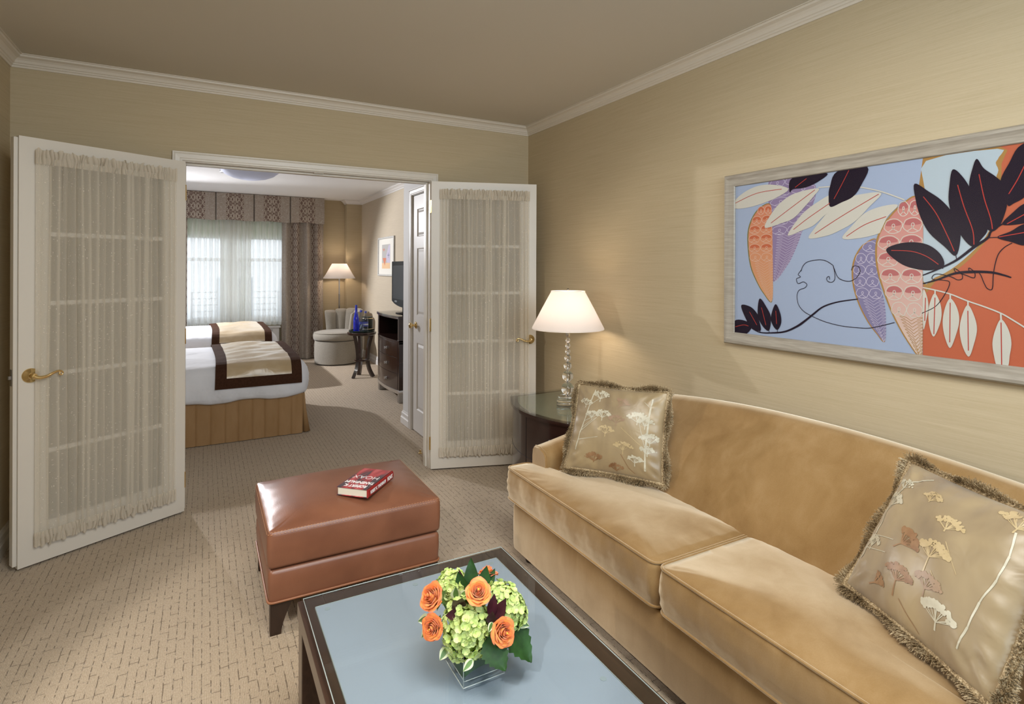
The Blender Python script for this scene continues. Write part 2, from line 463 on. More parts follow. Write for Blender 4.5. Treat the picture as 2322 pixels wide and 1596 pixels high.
gradmat('art_amber', [(0, (.60, .30, .14)), (1, (.56, .18, .09))], 1.27, 1.73)
gradmat('art_rose', [(0, (.62, .52, .44)), (.3, (.58, .38, .33)), (1, (.52, .16, .14))], 1.10, 1.73)
simple('mat_board', (.72, .70, .64), .7); simple('print_grey', (.42, .41, .40), .6); simple('print_coral', (.58, .20, .12), .6); simple('print_peach', (.72, .48, .28), .6); simple('print_blue', (.16, .2, .28), .6)
def silverwood(name, c1, c2):
    t = NT(name); v = t.coords('Object', (12, 12, 160)); n = t.noise(v, 1, 3)
    t.set(color=t.ramp(n, [(.3, c1), (.7, c2)]), rough=.42, metal=.08); MAT[name] = t.m
silverwood('frame_silver', (.27, .24, .195), (.37, .335, .28))
silverwood('frame_silver_light', (.5, .5, .48), (.6, .6, .58))

def petal(name, stops):
    t = NT(name); tc = t.add('ShaderNodeTexCoord'); sp = t.add('ShaderNodeSeparateXYZ'); t.link(tc.outputs['UV'], sp.inputs[0])
    t.set(color=t.ramp(sp.outputs[1], stops), rough=.55, sheen=.3); MAT[name] = t.m
petal('rose_petal', [(0, (.86, .50, .05)), (.70, (.90, .42, .06)), (.92, (.90, .30, .06)), (1, (.82, .18, .06))])
vary('hydrangea_petal', (.34, .48, .09), (.62, .70, .32), 70, .6); vary('hydrangea_core', (.30, .44, .04), (.42, .56, .08), 60, .6)
vary('leaf_green', (.008, .032, .006), (.022, .075, .014), 30, .5, spec=.25); vary('leaf_light', (.05, .12, .03), (.10, .2, .05), 30, .4); vary('leaf_burgundy', (.03, .006, .012), (.07, .015, .025), 30, .35)
simple('leaf_edge', (.55, .6, .38), .5); simple('stem_green', (.05, .12, .03), .5)
vary('page_paper', (.60, .56, .46), (.72, .68, .57), 1, .8, (1, 1, 900))
def cover():
    t = NT('book_cover'); v = t.coords('Object', (26, 6, 1), (0, 0, .5)); n = t.noise(v, 1.0, 2, .5, .6)
    t.set(color=t.ramp(n, [(.38, (.05, .035, .05)), (.5, (.40, .03, .04)), (.62, (.50, .10, .11))]), rough=.3, coat=.3); MAT['book_cover'] = t.m
cover()
simple('book_spine_red', (.30, .02, .02), .3); simple('print_white', (.85, .85, .85), .5); simple('book_dark', (.05, .045, .06), .35)
simple('facade_pale', (.64, .65, .65), .9); simple('facade_window', (.10, .14, .19), .3); simple('street', (.2, .2, .2), .9)
simple('rubber_dot', (.30, .35, .37), .5)

# ------------------------------------------------------------------ room shell
W_LEFT, CEIL = -3.106, 2.523
Y_REAR, Y_FAR = -5.25, 5.62
OPX0, OPX1, OPZ = -2.330, -0.812, 2.045
BED_L = -3.95

def S(name, bm, m, label=None, parent=None, cat=None, **kw):
    return mesh_obj(name, bm, m, parent, label=label, cat=cat or (name.split('_')[0] if parent is None else None), kind='structure', **kw)

bm = bmesh.new(); box(bm, BED_L - .1, .18, Y_REAR - .1, Y_FAR + .15, -.1, 0)
S('floor', bm, MAT['carpet'], 'beige brick-patterned loop carpet through both rooms')
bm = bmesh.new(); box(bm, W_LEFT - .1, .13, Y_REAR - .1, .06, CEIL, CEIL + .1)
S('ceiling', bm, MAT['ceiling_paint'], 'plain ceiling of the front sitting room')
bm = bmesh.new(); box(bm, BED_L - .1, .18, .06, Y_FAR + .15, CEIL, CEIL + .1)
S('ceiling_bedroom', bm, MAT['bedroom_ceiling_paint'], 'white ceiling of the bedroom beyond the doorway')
bm = bmesh.new(); box(bm, 0, .12, Y_REAR - .1, .0, 0, CEIL)
S('wall_right', bm, MAT['grasscloth'], 'tan grasscloth wall behind the sofa')
bm = bmesh.new(); box(bm, W_LEFT - .12, W_LEFT, Y_REAR - .1, .0, 0, CEIL)
S('wall_left', bm, MAT['grasscloth'], 'tan grasscloth wall at the left edge')
bm = bmesh.new(); box(bm, W_LEFT, 0, Y_REAR - .12, Y_REAR, 0, CEIL)
S('wall_front', bm, MAT['grasscloth'], 'tan wall behind the camera')
bm = bmesh.new()
box(bm, BED_L, OPX0 - .02, 0, .12, 0, CEIL); box(bm, OPX1 + .02, .12, 0, .12, 0, CEIL); box(bm, OPX0 - .02, OPX1 + .02, 0, .12, OPZ + .02, CEIL)
S('wall_back', bm, MAT['grasscloth'], 'tan grasscloth wall around the double doorway')
bm = bmesh.new(); box(bm, BED_L - .12, BED_L, .0, Y_FAR + .12, 0, CEIL)
S('wall_bedroom_left', bm, MAT['bedroom_paper'], 'bedroom wall behind the headboards')
bm = bmesh.new(); box(bm, .03, .15, .12, Y_FAR + .12, 0, CEIL)
S('wall_bedroom_right', bm, MAT['bedroom_paper'], 'pale bedroom wall behind the television')
# far wall with the window opening
WX0, WX1, WZ0, WZ1 = -2.98, -.98, .62, 2.2
bm = bmesh.new()
box(bm, BED_L, WX0, Y_FAR, Y_FAR + .12, 0, CEIL); box(bm, WX1, .15, Y_FAR, Y_FAR + .12, 0, CEIL)
box(bm, WX0, WX1, Y_FAR, Y_FAR + .12, 0, WZ0); box(bm, WX0, WX1, Y_FAR, Y_FAR + .12, WZ1, CEIL)
S('wall_far', bm, MAT['grasscloth'], 'tan bedroom wall around the window')
bm = bmesh.new(); box(bm, -.21, .03, 5.43, Y_FAR, 0, CEIL)
S('wall_far_pier', bm, MAT['grasscloth'], 'shallow pier in the far right bedroom corner')
# closet walls
CX = -.605
bm = bmesh.new()
box(bm, CX, CX + .1, .12, .30, 0, CEIL); box(bm, CX, CX + .1, .985, 1.245, 0, CEIL); box(bm, CX, CX + .1, .30, .985, 2.065, CEIL)
box(bm, CX + .1, .03, 1.145, 1.245, 0, CEIL)
S('wall_closet', bm, MAT['closet_paint'], 'pale closet wall just inside the doorway')

def crown(name, x0, x1, y0, y1, zc, m, label):
    prof = [(0, -.062), (.006, -.062), (.009, -.053), (.014, -.050), (.016, -.043), (.021, -.040), (.026, -.028), (.035, -.019), (.047, -.014), (.050, -.013), (.052, -.004), (.061, -.004), (.061, 0)]
    bm = bmesh.new(); R = []
    for d, z in prof:
        R.append([Vector((x0 + d, y0 + d, zc + z)), Vector((x1 - d, y0 + d, zc + z)), Vector((x1 - d, y1 - d, zc + z)), Vector((x0 + d, y1 - d, zc + z))])
    loft(bm, R, True, False, False)
    S(name, bm, m, label)
crown('trim_1', W_LEFT, 0, Y_REAR, 0, CEIL, MAT['trim_paint'], 'crown moulding round the sitting room ceiling')
def run(name, pts, prof, m, label, inward=1):
    """profile (d from wall, z) swept along a polyline in plan with mitres"""
    P = [Vector((p[0], p[1], 0)) for p in pts]; bm = bmesh.new(); R = []
    for d, z in prof:
        ring = []
        for i, p in enumerate(P):
            a = (P[i] - P[i - 1]).normalized() if i > 0 else (P[1] - P[0]).normalized()
            b = (P[i + 1] - P[i]).normalized() if i < len(P) - 1 else a
            na = Vector((-a.y, a.x, 0)) * inward; nb = Vector((-b.y, b.x, 0)) * inward
            n = (na + nb); n = n / max(.2, n.dot(na))
            ring.append(p + n * d + Vector((0, 0, z)))
        R.append(ring)
    vs = [[bm.verts.new(q) for q in r] for r in R]
    for a, b in zip(vs[:-1], vs[1:]):
        for i in range(len(a) - 1): bm.faces.new((a[i], a[i + 1], b[i + 1], b[i]))
    bm.faces.new([r[0] for r in vs]); bm.faces.new([r[-1] for r in reversed(vs)])
    return S(name, bm, m, label)
CR = [(0, -.066), (.006, -.066), (.010, -.050), (.022, -.042), (.030, -.028), (.046, -.016), (.054, -.013), (.056, -.003), (.066, -.003), (.066, -.0005), (0, -.0005)]
run('trim_2', [(-.22, Y_FAR - .05), (-.21, 5.43), (.03, 5.43), (.03, 1.245)], [(d, CEIL + z) for d, z in CR], MAT['trim_paint_white'], 'white crown moulding along the bedroom right wall', -1)
BB = [(0, 0), (.018, 0), (.018, .055), (.014, .060), (.014, .064), (.012, .066), (.012, .095), (.006, .105), (.004, .114), (0, .116)]
run('baseboard_left', [(W_LEFT, Y_REAR), (W_LEFT, 0)], BB, MAT['trim_paint'], 'painted baseboard along the left wall', -1)
run('baseboard_right', [(0, 0), (0, Y_REAR)], BB, MAT['trim_paint'], 'painted baseboard behind the sofa', -1)
run('baseboard_back', [(W_LEFT + .018, 0), (OPX0 - .058, 0)], BB, MAT['trim_paint'], 'short baseboard left of the doorway', -1)
run('baseboard_back_right', [(OPX1 + .052, 0), (-.018, 0)], BB, MAT['trim_paint'], 'short baseboard right of the doorway', -1)
run('baseboard_closet', [(.03, 1.245), (CX, 1.245), (CX, 1.042)], BB, MAT['trim_paint_white'], 'white baseboard at the closet corner', -1)
run('baseboard_bedroom_right', [(-.21, 5.43), (.03, 5.43), (.03, 1.263)], BB, MAT['trim_paint_white'], 'white baseboard behind the bedroom side table', -1)
run('baseboard_far', [(WX1, Y_FAR), (-.21, Y_FAR)], BB, MAT['trim_paint_white'], 'white baseboard under the far wall', -1)

def casing(name, a0, a1, zt, y, m, label, axis='x', out=-1, w=.055):
    """door casing; a0/a1 opening edges along the wall axis, out: direction off the wall"""
    prof = [(0.004, 0), (.004, .010), (.007, .013), (.016, .013), (.019, .016), (w - .014, .018), (w - .010, .015), (w - .006, .019), (w, .019), (w, 0)]
    bm = bmesh.new(); R = []
    for o, t in prof:
        q = [(a0 - o, 0), (a0 - o, zt + o), (a1 + o, zt + o), (a1 + o, 0)]
        if axis == 'x': R.append([bm.verts.new((p, y + out * t, z)) for p, z in q])
        else: R.append([bm.verts.new((y + out * t, p, z)) for p, z in q])
    for a, b in zip(R[:-1], R[1:]):
        for i in range(3): bm.faces.new((a[i], a[i + 1], b[i + 1], b[i]))
    return S(name, bm, m, label)
casing('trim_3', OPX0, OPX1, OPZ, 0, MAT['door_paint'], 'white casing around the double doorway')
casing('trim_4', .30, .985, 2.065, CX, MAT['trim_paint_white'], 'white casing around the closet door', 'y', -1)
casing('trim_5', OPX0, OPX1, OPZ, .12, MAT['trim_paint_white'], 'white casing on the bedroom side of the doorway', 'x', 1)
bm = bmesh.new()
box(bm, OPX0 - .02, OPX0, -.001, .121, 0, OPZ + .02); box(bm, OPX1, OPX1 + .02, -.001, .121, 0, OPZ + .02); box(bm, OPX0, OPX1, -.001, .121, OPZ, OPZ + .02)
box(bm, OPX0, OPX0 + .012, .045, .09, 0, OPZ, .002); box(bm, OPX1 - .012, OPX1, .045, .09, 0, OPZ, .002); box(bm, OPX0 + .012, OPX1 - .012, .045, .09, OPZ - .012, OPZ, .002)
box(bm, -1.60, -1.54, .012, .04, OPZ - .004, OPZ, .001)
S('trim_6', bm, MAT['door_paint'], 'painted jamb lining of the double doorway')

# ------------------------------------------------------------------ french doors
def lever(parent, x, z, s, side=-1):
    """brass lever on the face at local y=0; s: +1 thickness towards +y; side: lever towards smaller x"""
    bm = bmesh.new()
    def P(px, d, pz): return Vector((px, -s * d, pz))
    n = 32; rings = []
    for r, d in ((.034, 0), (.034, .004), (.031, .007), (.016, .013), (.012, .020), (.012, .042), (.014, .046), (.010, .052), (.0001, .053)):
        rings.append([P(x + r * cos(2 * pi * i / n), d, z + r * sin(2 * pi * i / n)) for i in range(n)])
    loft(bm, rings)
    path = [P(x, .046, z), P(x + side * .018, .050, z - .008), P(x + side * .045, .052, z - .006), P(x + side * .070, .052, z + .006), P(x + side * .090, .052, z + .013),
            P(x + side * .104, .052, z + .010), P(x + side * .110, .052, z + .001), P(x + side * .105, .052, z - .006), P(x + side * .097, .052, z - .005), P(x + side * .095, .052, z + .001), P(x + side * .100, .052, z + .003)]
    pp = spline(path, 6); m = len(pp)
    rad = [(.0098 - .0062 * min(1, i / (m * .55))) for i in range(m)]
    tube(bm, pp, rad, 10)
    return mesh_obj('door_handle', bm, MAT['brass'], parent, True, kind='structure', angle=50)

def sheet(bm, x0, x1, z0, z1, y0, amp, pleats, s, seed, A=.0075, cols=520, rows=26, uvw=1.9, zfun=None):
    r = random.Random(seed)
    w = x1 - x0
    # irregular phase
    ks = [r.uniform(.4, 1.9) for _ in range(pleats)]; tot = sum(ks); cum = [0]
    for k in ks: cum.append(cum[-1] + k / tot)
    As = [r.uniform(.4, 1.35) for _ in range(pleats + 1)]; Bs = [r.uniform(.5, 1.2) for _ in range(pleats + 1)]
    lean = [r.uniform(-1, 1) for _ in range(pleats + 1)]
    def at(t):
        for i in range(pleats):
            if t <= cum[i + 1] + 1e-9:
                f = (t - cum[i]) / (cum[i + 1] - cum[i]); return i, f
        return pleats - 1, 1.0
    def fn(t, v):
        i, f = at(t); a = As[i] * (1 - f) + As[i + 1] * f; b = Bs[i] * (1 - f) + Bs[i + 1] * f; ln = lean[i] * (1 - f) + lean[i + 1] * f
        ph = 2 * pi * (i + f); edge = min(1, t * 12, (1 - t) * 12)
        env = .75 + .25 * sin(pi * v)
        x = x0 + w * t + A * a * sin(ph) * edge * env + .007 * ln * (v - .5) * edge + .003 * sin(5 * v + i) * edge
        y = y0 - amp * b * cos(ph) * env * (.3 + .7 * edge)
        z = z0 + (z1 - z0) * v
        if zfun: z += zfun(t, v)
        return Vector((x, s * y, z))
    grid(bm, fn, cols, rows, uv=lambda u, v: (u * uvw, v * (z1 - z0)))

def french_door(name, hinge, ang, s, seed, label, astragal=False):
    D = empty(name, (hinge[0], hinge[1], 0), ang, label, 'door', kind='structure')
    W, T, H0, H1 = .758, .035, .012, 2.040
    bm = bmesh.new()
    def b(x0, x1, z0, z1, y0=0, y1=T, bev=.0): box(bm, x0, x1, min(s * y0, s * y1), max(s * y0, s * y1), z0, z1, bev)
    b(0, .112, H0, H1); b(.648, W, H0, H1); b(.112, .648, 1.935, H1); b(.112, .648, H0, .19)
    # sticking round the glass
    for (x0, x1, z0, z1) in ((.112, .120, .19, 1.935), (.640, .648, .19, 1.935), (.120, .640, 1.927, 1.935), (.120, .640, .19, .198)):
        b(x0, x1, z0, z1, .007, .028)
    if astragal: b(W, W + .016, H0 + .012, H1 - .006, .012, .052, .002); b(W - .012, W, H0 + .012, H1 - .006, T, .052)
    mesh_obj('door_leaf', bm, MAT['door_paint'], D, kind='structure')
    bm = bmesh.new()
    for z in (.535, .905, 1.25, 1.585): box(bm, .120, .640, min(s * .008, s * .027), max(s * .008, s * .027), z - .011, z + .011, .003)
    mesh_obj('muntin_bars', bm, MAT['door_paint'], D, kind='structure')
    bm = bmesh.new(); box(bm, .118, .642, min(s * .0155, s * .0195), max(s * .0155, s * .0195), .192, 1.933)
    mesh_obj('glass_pane', bm, MAT['pane_glass'], D, kind='structure')
    bm = bmesh.new(); sheet(bm, .060, .702, .135, 1.945, -.022, .0090, 21, s, seed, A=.0125)
    c = mesh_obj('sheer_curtain', bm, MAT['door_sheer'], D, True, kind='structure')
    r = random.Random(seed + 5)
    for nm, za, zb in (('curtain_ruffle', 1.915, 1.985), ('curtain_ruffle', .098, .165)):
        bm = bmesh.new()
        ph = [r.uniform(0, 6) for _ in range(6)]
        def zf(t, v, zb=zb):
            e = .0035 * (sin(90 * t + ph[0]) + sin(143 * t + ph[1]) + .6 * sin(231 * t + ph[2]))
            return e * (v if zb > 1 else (1 - v))
        sheet(bm, .058, .704, za, zb, -.024, .0075, 46, s, seed + 9, A=.0045, cols=640, rows=7, zfun=zf)
        rod = .5 * (za + zb)
        mesh_obj(nm, bm, MAT['door_sheer_ruffle'], D, True, kind='structure')
    for z in (1.935, .148):
        bm = bmesh.new(); tube(bm, [Vector((.075, s * -.014, z)), Vector((.69, s * -.014, z))], .0045, 10)
        mesh_obj('curtain_rod', bm, MAT['door_paint'], D, True, kind='structure')
    lever(D, .7125, .912, s)
    for z in (.19, 1.026, 1.862):
        bm = bmesh.new(); tube(bm, [Vector((-.006, s * .012, z - .045)), Vector((-.006, s * .012, z + .045))], .006, 10)
        box(bm, -.0015, 0.0, min(s * .008, s * .034), max(s * .008, s * .034), z - .045, z + .045)
        mesh_obj('hinge', bm, MAT['brass'], D, kind='structure')
    if astragal:
        bm = bmesh.new(); box(bm, W + .0155, W + .018, min(s * .020, s * .044), max(s * .020, s * .044), .868, .945, .001)
        box(bm, W + .016, W + .028, min(s * .026, s * .040), max(s * .026, s * .040), .898, .915, .002)
        mesh_obj('latch_plate', bm, MAT['latch_metal'], D, kind='structure')
    return D
french_door('door_1', (-2.319, -.0255), atan2(-.369, -.665), -1, 3, 'open white french door with sheer curtain, left of the doorway', True)
french_door('door_2', (-.8185, -.054), atan2(-.2330, .7213), 1, 11, 'open white french door with sheer curtain, right of the doorway')

# ------------------------------------------------------------------ closet door
D3 = empty('door_3', (CX, .30, 0), 0, 'white six-panel closet door just inside the bedroom', 'door', kind='structure')
bm = bmesh.new()
DW, DH = .685, 2.06
def rp(y0, y1, z0, z1):  # raised panel
    pts = [(0, 0), (.008, .008), (.014, .008), (.034, .002)]
    R = []
    for o, d in pts: R.append([Vector((.004 + d, y0 + o, z0 + o)), Vector((.004 + d, y1 - o, z0 + o)), Vector((.004 + d, y1 - o, z1 - o)), Vector((.004 + d, y0 + o, z1 - o))])
    loft(bm, R, True, False, True)
cols_ = [(.105, .305), (.380, .580)]; rows_ = [(.20, .78), (1.02, 1.60), (1.70, 1.94)]
ys = [0.003, .105, .305, .380, .580, DW - .003]; zs = [.008, .20, .78, 1.02, 1.60, 1.70, 1.94, DH]
for i in range(5):
    for j in range(7):
        if i in (1, 3) and j in (1, 3, 5): continue
        v = [bm.verts.new((.004, yy, zz)) for yy, zz in ((ys[i], zs[j]), (ys[i + 1], zs[j]), (ys[i + 1], zs[j + 1]), (ys[i], zs[j + 1]))]
        bm.faces.new(v)
for c in cols_:
    for r in rows_: rp(c[0], c[1], r[0], r[1])
box(bm, .016, .045, .003, DW - .003, .008, DH)
mesh_obj('door_leaf', bm, MAT['trim_paint_white'], D3, kind='structure')
bm = bmesh.new(); n = 24; R = []
for r, d in ((.030, 0), (.030, .004), (.024, .008), (.011, .014), (.010, .030), (.022, .040), (.026, .050), (.022, .060), (.010, .066), (.0001, .067)):
    R.append([Vector((.004 - d, .600 + r * cos(2 * pi * i / n), .93 + r * sin(2 * pi * i / n))) for i in range(n)])
loft(bm, R); mesh_obj('door_knob', bm, MAT['brass'], D3, True, kind='structure')

# ------------------------------------------------------------------ window and outdoors
WD = empty('window_1', (0, 0, 0), 0, 'bedroom window behind white sheer curtains', 'window', kind='structure')
bm = bmesh.new(); y0, y1 = Y_FAR + .03, Y_FAR + .09
def fr(x0, x1, z0, z1): box(bm, x0, x1, y0, y1, z0, z1, .003)
mid = -1.86
fr(WX0, WX0 + .05, WZ0, WZ1); fr(WX1 - .05, WX1, WZ0, WZ1); fr(WX0 + .05, WX1 - .05, WZ0, WZ0 + .05); fr(WX0 + .05, WX1 - .05, WZ1 - .05, WZ1); fr(mid - .07, mid + .07, WZ0 + .05, WZ1 - .05)
fr(WX0 + .05, mid - .07, 1.52, 1.57); fr(mid + .07, WX1 - .05, 1.52, 1.57)
mesh_obj('window_frame', bm, MAT['trim_paint_white'], WD, kind='structure')
bm = bmesh.new(); box(bm, WX0 + .04, WX1 - .04, Y_FAR + .055, Y_FAR + .06, WZ0 + .04, WZ1 - .04)
mesh_obj('window_pane', bm, MAT['window_glass'], WD, kind='structure')
bm = bmesh.new(); box(bm, WX0 - .02, WX1 + .02, Y_FAR - .03, Y_FAR + .03, WZ0 - .03, WZ0, .004)
mesh_obj('window_sill', bm, MAT['trim_paint_white'], WD, kind='structure')

# neighbouring building seen faintly through the sheers
NB = empty('apartment_building', (-1.5, 13.0, -6), 0, 'pale building faintly visible through the sheer curtains', 'building')
bm = bmesh.new(); box(bm, -9, 8, 0, 4, 0, 9.3)
mesh_obj('wall', bm, MAT['facade_pale'], NB)
for i in range(-4, 5):
    for k in range(3):
        bm = bmesh.new(); x = i * 1.55; z = 3.4 + k * 2.4
        box(bm, x - .42, x + .42, -.06, -.01, z, z + 1.35, .01)
        f = mesh_obj('window', bm, MAT['facade_window'], NB)
bm = bmesh.new()
for k in range(6): tube(bm, [Vector((-1.0, -.7, 6.0 + k * .16)), Vector((2.0, -.7, 6.0 + k * .16))], .011, 6)
for x in (-1.0, .0, 1.0, 2.0): tube(bm, [Vector((x, -.7, 5.6)), Vector((x, -.7, 6.8))], .02, 6)
box(bm, -1.05, 2.05, -.75, 0, 5.5, 5.6)
mesh_obj('balcony_railing', bm, MAT['street'], NB)

# ------------------------------------------------------------------ sofa
def normals2d(P):
    n = len(P); out = []
    for i in range(n):
        t = (P[(i + 1) % n] - P[i - 1]); t = Vector((t.x, t.y, 0)).normalized(); out.append(Vector((t.y, -t.x, 0)))
    return out
def cushion(bm, outline, z0, z1, crown, side=.012, c=None, seed=1, r=.03, step=.022, nring=12, wob=.0025):
    """boxed cushion with a welted top edge: outline is a CCW list of (x, y)"""
    P = resample(round_poly([(x, y, 0) for x, y in outline], r, 6), step)
    N = normals2d(P); C = Vector((c[0], c[1], 0)) if c else sum(P, Vector()) / len(P)
    rr = random.Random(seed); ph = [rr.uniform(0, 6.28) for _ in range(8)]
    L = len(P)
    def w(i, z): return wob * (sin(i * .31 + ph[0] + z * 20) + .7 * sin(i * .83 + ph[1]) + .4 * sin(i * 1.9 + ph[2] + z * 50))
    rings = []
    for o, z in ((-.03, z0), (-.006, z0 + .004), (0, z0 + .014)): rings.append([p + n * o + Vector((0, 0, z)) for p, n in zip(P, N)])
    H = z1 - z0
    for k in range(1, 7):
        f = k / 7; rings.append([p + n * (side * sin(pi * f) + w(i, f)) + Vector((0, 0, z0 + .014 + (H - .02) * f)) for i, (p, n) in enumerate(zip(P, N))])
    rings.append([p + n * 0 + Vector((0, 0, z1)) for p, n in zip(P, N)])
    for k in range(1, nring + 1):
        f = k / (nring + .35); s = 1 - f
        hz = crown * (1 - (1 - min(1, f * 1.25)) ** 2.6)
        ring = []
        for i, p in enumerate(P):
            q = C + (p - C) * s
            pk = .0035 * sin(i * 1.35 + ph[3]) * sin(i * .37 + ph[4]) * max(0, 1 - f * 5)
            und = .0035 * sin(q.x * 17 + ph[5]) * sin(q.y * 13 + ph[6]) * min(1, f * 4)
            ring.append(q + Vector((0, 0, z1 + hz + pk + und)))
        rings.append(ring)
    loft(bm, rings)
    return P
SOFA = empty('sofa', (-.47, -2.40, 0), 0, 'gold velvet camelback sofa along the right wall', 'sofa')
OX, OY = -.47, -2.40
def L_(x, y, z): return Vector((x - OX, y - OY, z))
YA, YB = -1.375, -3.445
# base
bm = bmesh.new()
P = resample(round_poly([(-.885, YA, 0), (-.06, YA, 0), (-.06, YB, 0), (-.885, YB, 0)], .025, 5), .05)
N = normals2d(P)
# outline is clockwise seen from above -> flip
sg = -1 if sum((P[i].x * P[(i + 1) % len(P)].y - P[(i + 1) % len(P)].x * P[i].y) for i in range(len(P))) < 0 else 1
rings = []
for o, z in ((-.02, .055), (0, .058), (.003, .075), (.004, .17), (.003, .262), (-.002, .276), (-.012, .285), (-.03, .288)):
    rings.append([Vector((p.x + n.x * o * sg - OX, p.y + n.y * o * sg - OY, z)) for p, n in zip(P, N)])
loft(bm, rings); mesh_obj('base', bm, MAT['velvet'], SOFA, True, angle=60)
# backrest: camel-back curve
def hback(y):
    d = abs(y + 2.44); return .842 - .085 * d * d - (max(0, d - .80) ** 2) * 1.9
bm = bmesh.new(); rings = []
ny = 60
for i in range(ny + 1):
    y = -1.40 + (-3.48 + 1.40) * i / ny; y = -1.395 + (-3.43 + 1.395) * i / ny; h = hback(y)
    d = abs(y + 2.41) / 1.02; xf = -.475 + .055 * max(0, d) ** 2.2 ; e = max(0, (d - .93) / .07)
    sec = [(-.05, .20), (xf, .20), (xf, .40), (xf + .005, .46), (xf + .06, .55), (xf + .13, .68), (-.215, h - .05), (-.20, h - .022), (-.18, h - .007), (-.15, h), (-.12, h - .004), (-.095, h - .02), (-.085, h - .05), (-.06, .5)]
    rings.append([L_(x + (0), y, z) for x, z in sec])
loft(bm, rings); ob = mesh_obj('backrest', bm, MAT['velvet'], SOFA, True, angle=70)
# arms
for s in (0, 1):
    bm = bmesh.new(); rings = []
    ya, yb = (YA - .005, YA - .135) if s == 0 else (YB + .005, YB + .135)
    for k in range(25):
        f = k / 24; x = -.765 + .70 * f
        top = .548 + .05 * f + .10 * f * f + .02 * sin(pi * f)
        fl = -.012 * (1 if s == 0 else -1)
        sec = [(ya, .27), (ya, top - .05), (ya + (yb - ya) * .04, top - .018), (ya + (yb - ya) * .16, top - .003), (ya + (yb - ya) * .5, top), (ya + (yb - ya) * .84, top - .012), (ya + (yb - ya) * .97, top - .03), (yb, top - .06), (yb + (yb - ya) * .10, .27)]
        ex = 0
        rings.append([L_(x, y, z) for y, z in sec])
    # soft rounded front end
    r0 = rings[0]; cy = (ya + yb) / 2
    fr_ = [L_(-.765 - .014, cy + (p.y + OY - cy) * .93, (p.z - .27) * .985 + .27) for p in r0]
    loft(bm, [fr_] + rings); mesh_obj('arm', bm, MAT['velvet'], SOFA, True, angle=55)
    bm = bmesh.new(); q = [Vector((p.x - .003, p.y, p.z)) for p in r0]; tube(bm, q, .0035, 6); mesh_obj('arm_welt', bm, MAT['velvet'], SOFA, True)
# seat cushions (T-shaped fronts)
CU1 = [(-.905, -1.350), (-.775, -1.350), (-.765, -1.515), (-.42, -1.515), (-.44, -2.395), (-.905, -2.395)]
CU2 = [(-.905, -2.408), (-.44, -2.408), (-.42, -3.285), (-.765, -3.285), (-.775, -3.452), (-.905, -3.452)]
for i, cu in enumerate((CU1, CU2)):
    area = sum(cu[k][0] * cu[(k + 1) % 6][1] - cu[(k + 1) % 6][0] * cu[k][1] for k in range(6))
    if area < 0: cu = cu[::-1]
    loc = [(x - OX, y - OY) for x, y in cu]
    bm = bmesh.new()
    c = (-.70 - OX, (-1.93 if i == 0 else -2.87) - OY)
    P = cushion(bm, loc, .292, .446, .030, .010, c, 4 + i, .035)
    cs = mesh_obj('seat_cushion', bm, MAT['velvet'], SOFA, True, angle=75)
    for z in (.446, .300):
        bm = bmesh.new(); N = normals2d(P); tube(bm, [p + n * .001 + Vector((0, 0, z)) for p, n in zip(P, N)], .0045, 8, closed=True)
        mesh_obj('cushion_welt', bm, MAT['velvet'], cs, True)
for x in (-.82, -.12):
    for y in (-1.44, -2.41, -3.38):
        if x < -.5 and y == -2.41: continue
        bm = bmesh.new(); lathe(bm, [(.022, 0), (.026, .01), (.034, .058)], (x - OX, y - OY, 0), 20); mesh_obj('leg', bm, MAT['dark_leg_wood'], SOFA, True, angle=40)

# ------------------------------------------------------------------ throw pillows
def umbel(cx, cy, r, stem, seed, mi, n=34, spread=1.25, rot=0):
    """flat motif shapes (list of polygons) for an umbel flower head with stalks"""
    q = random.Random(seed); polys = []
    r *= 1.35
    base = (cx - stem * sin(rot), cy - stem * cos(rot))
    for k in range(int(n * 1.7)):
        a = (q.random() - .5) * 2 * spread + rot; rad = r * (.62 + .42 * q.random())
        x = cx + rad * sin(a); y = cy + rad * cos(a) * .8
        s = r * q.uniform(.055, .125)
        polys.append(([(x + s * cos(t * pi / 3.5), y + s * sin(t * pi / 3.5)) for t in range(7)], mi))
        if k % 5 == 0: polys.append((line((cx, cy - r * .15), (x, y), .0022), mi))
    polys.append((line(base, (cx, cy - r * .12), .005), mi))
    return polys
def line(a, b, w):
    dx, dy = b[0] - a[0], b[1] - a[1]; L = sqrt(dx * dx + dy * dy) or 1; nx, ny = -dy / L * w, dx / L * w
    return [(a[0] + nx, a[1] + ny), (a[0] - nx, a[1] - ny), (b[0] - nx * .7, b[1] - ny * .7), (b[0] + nx * .7, b[1] + ny * .7)]

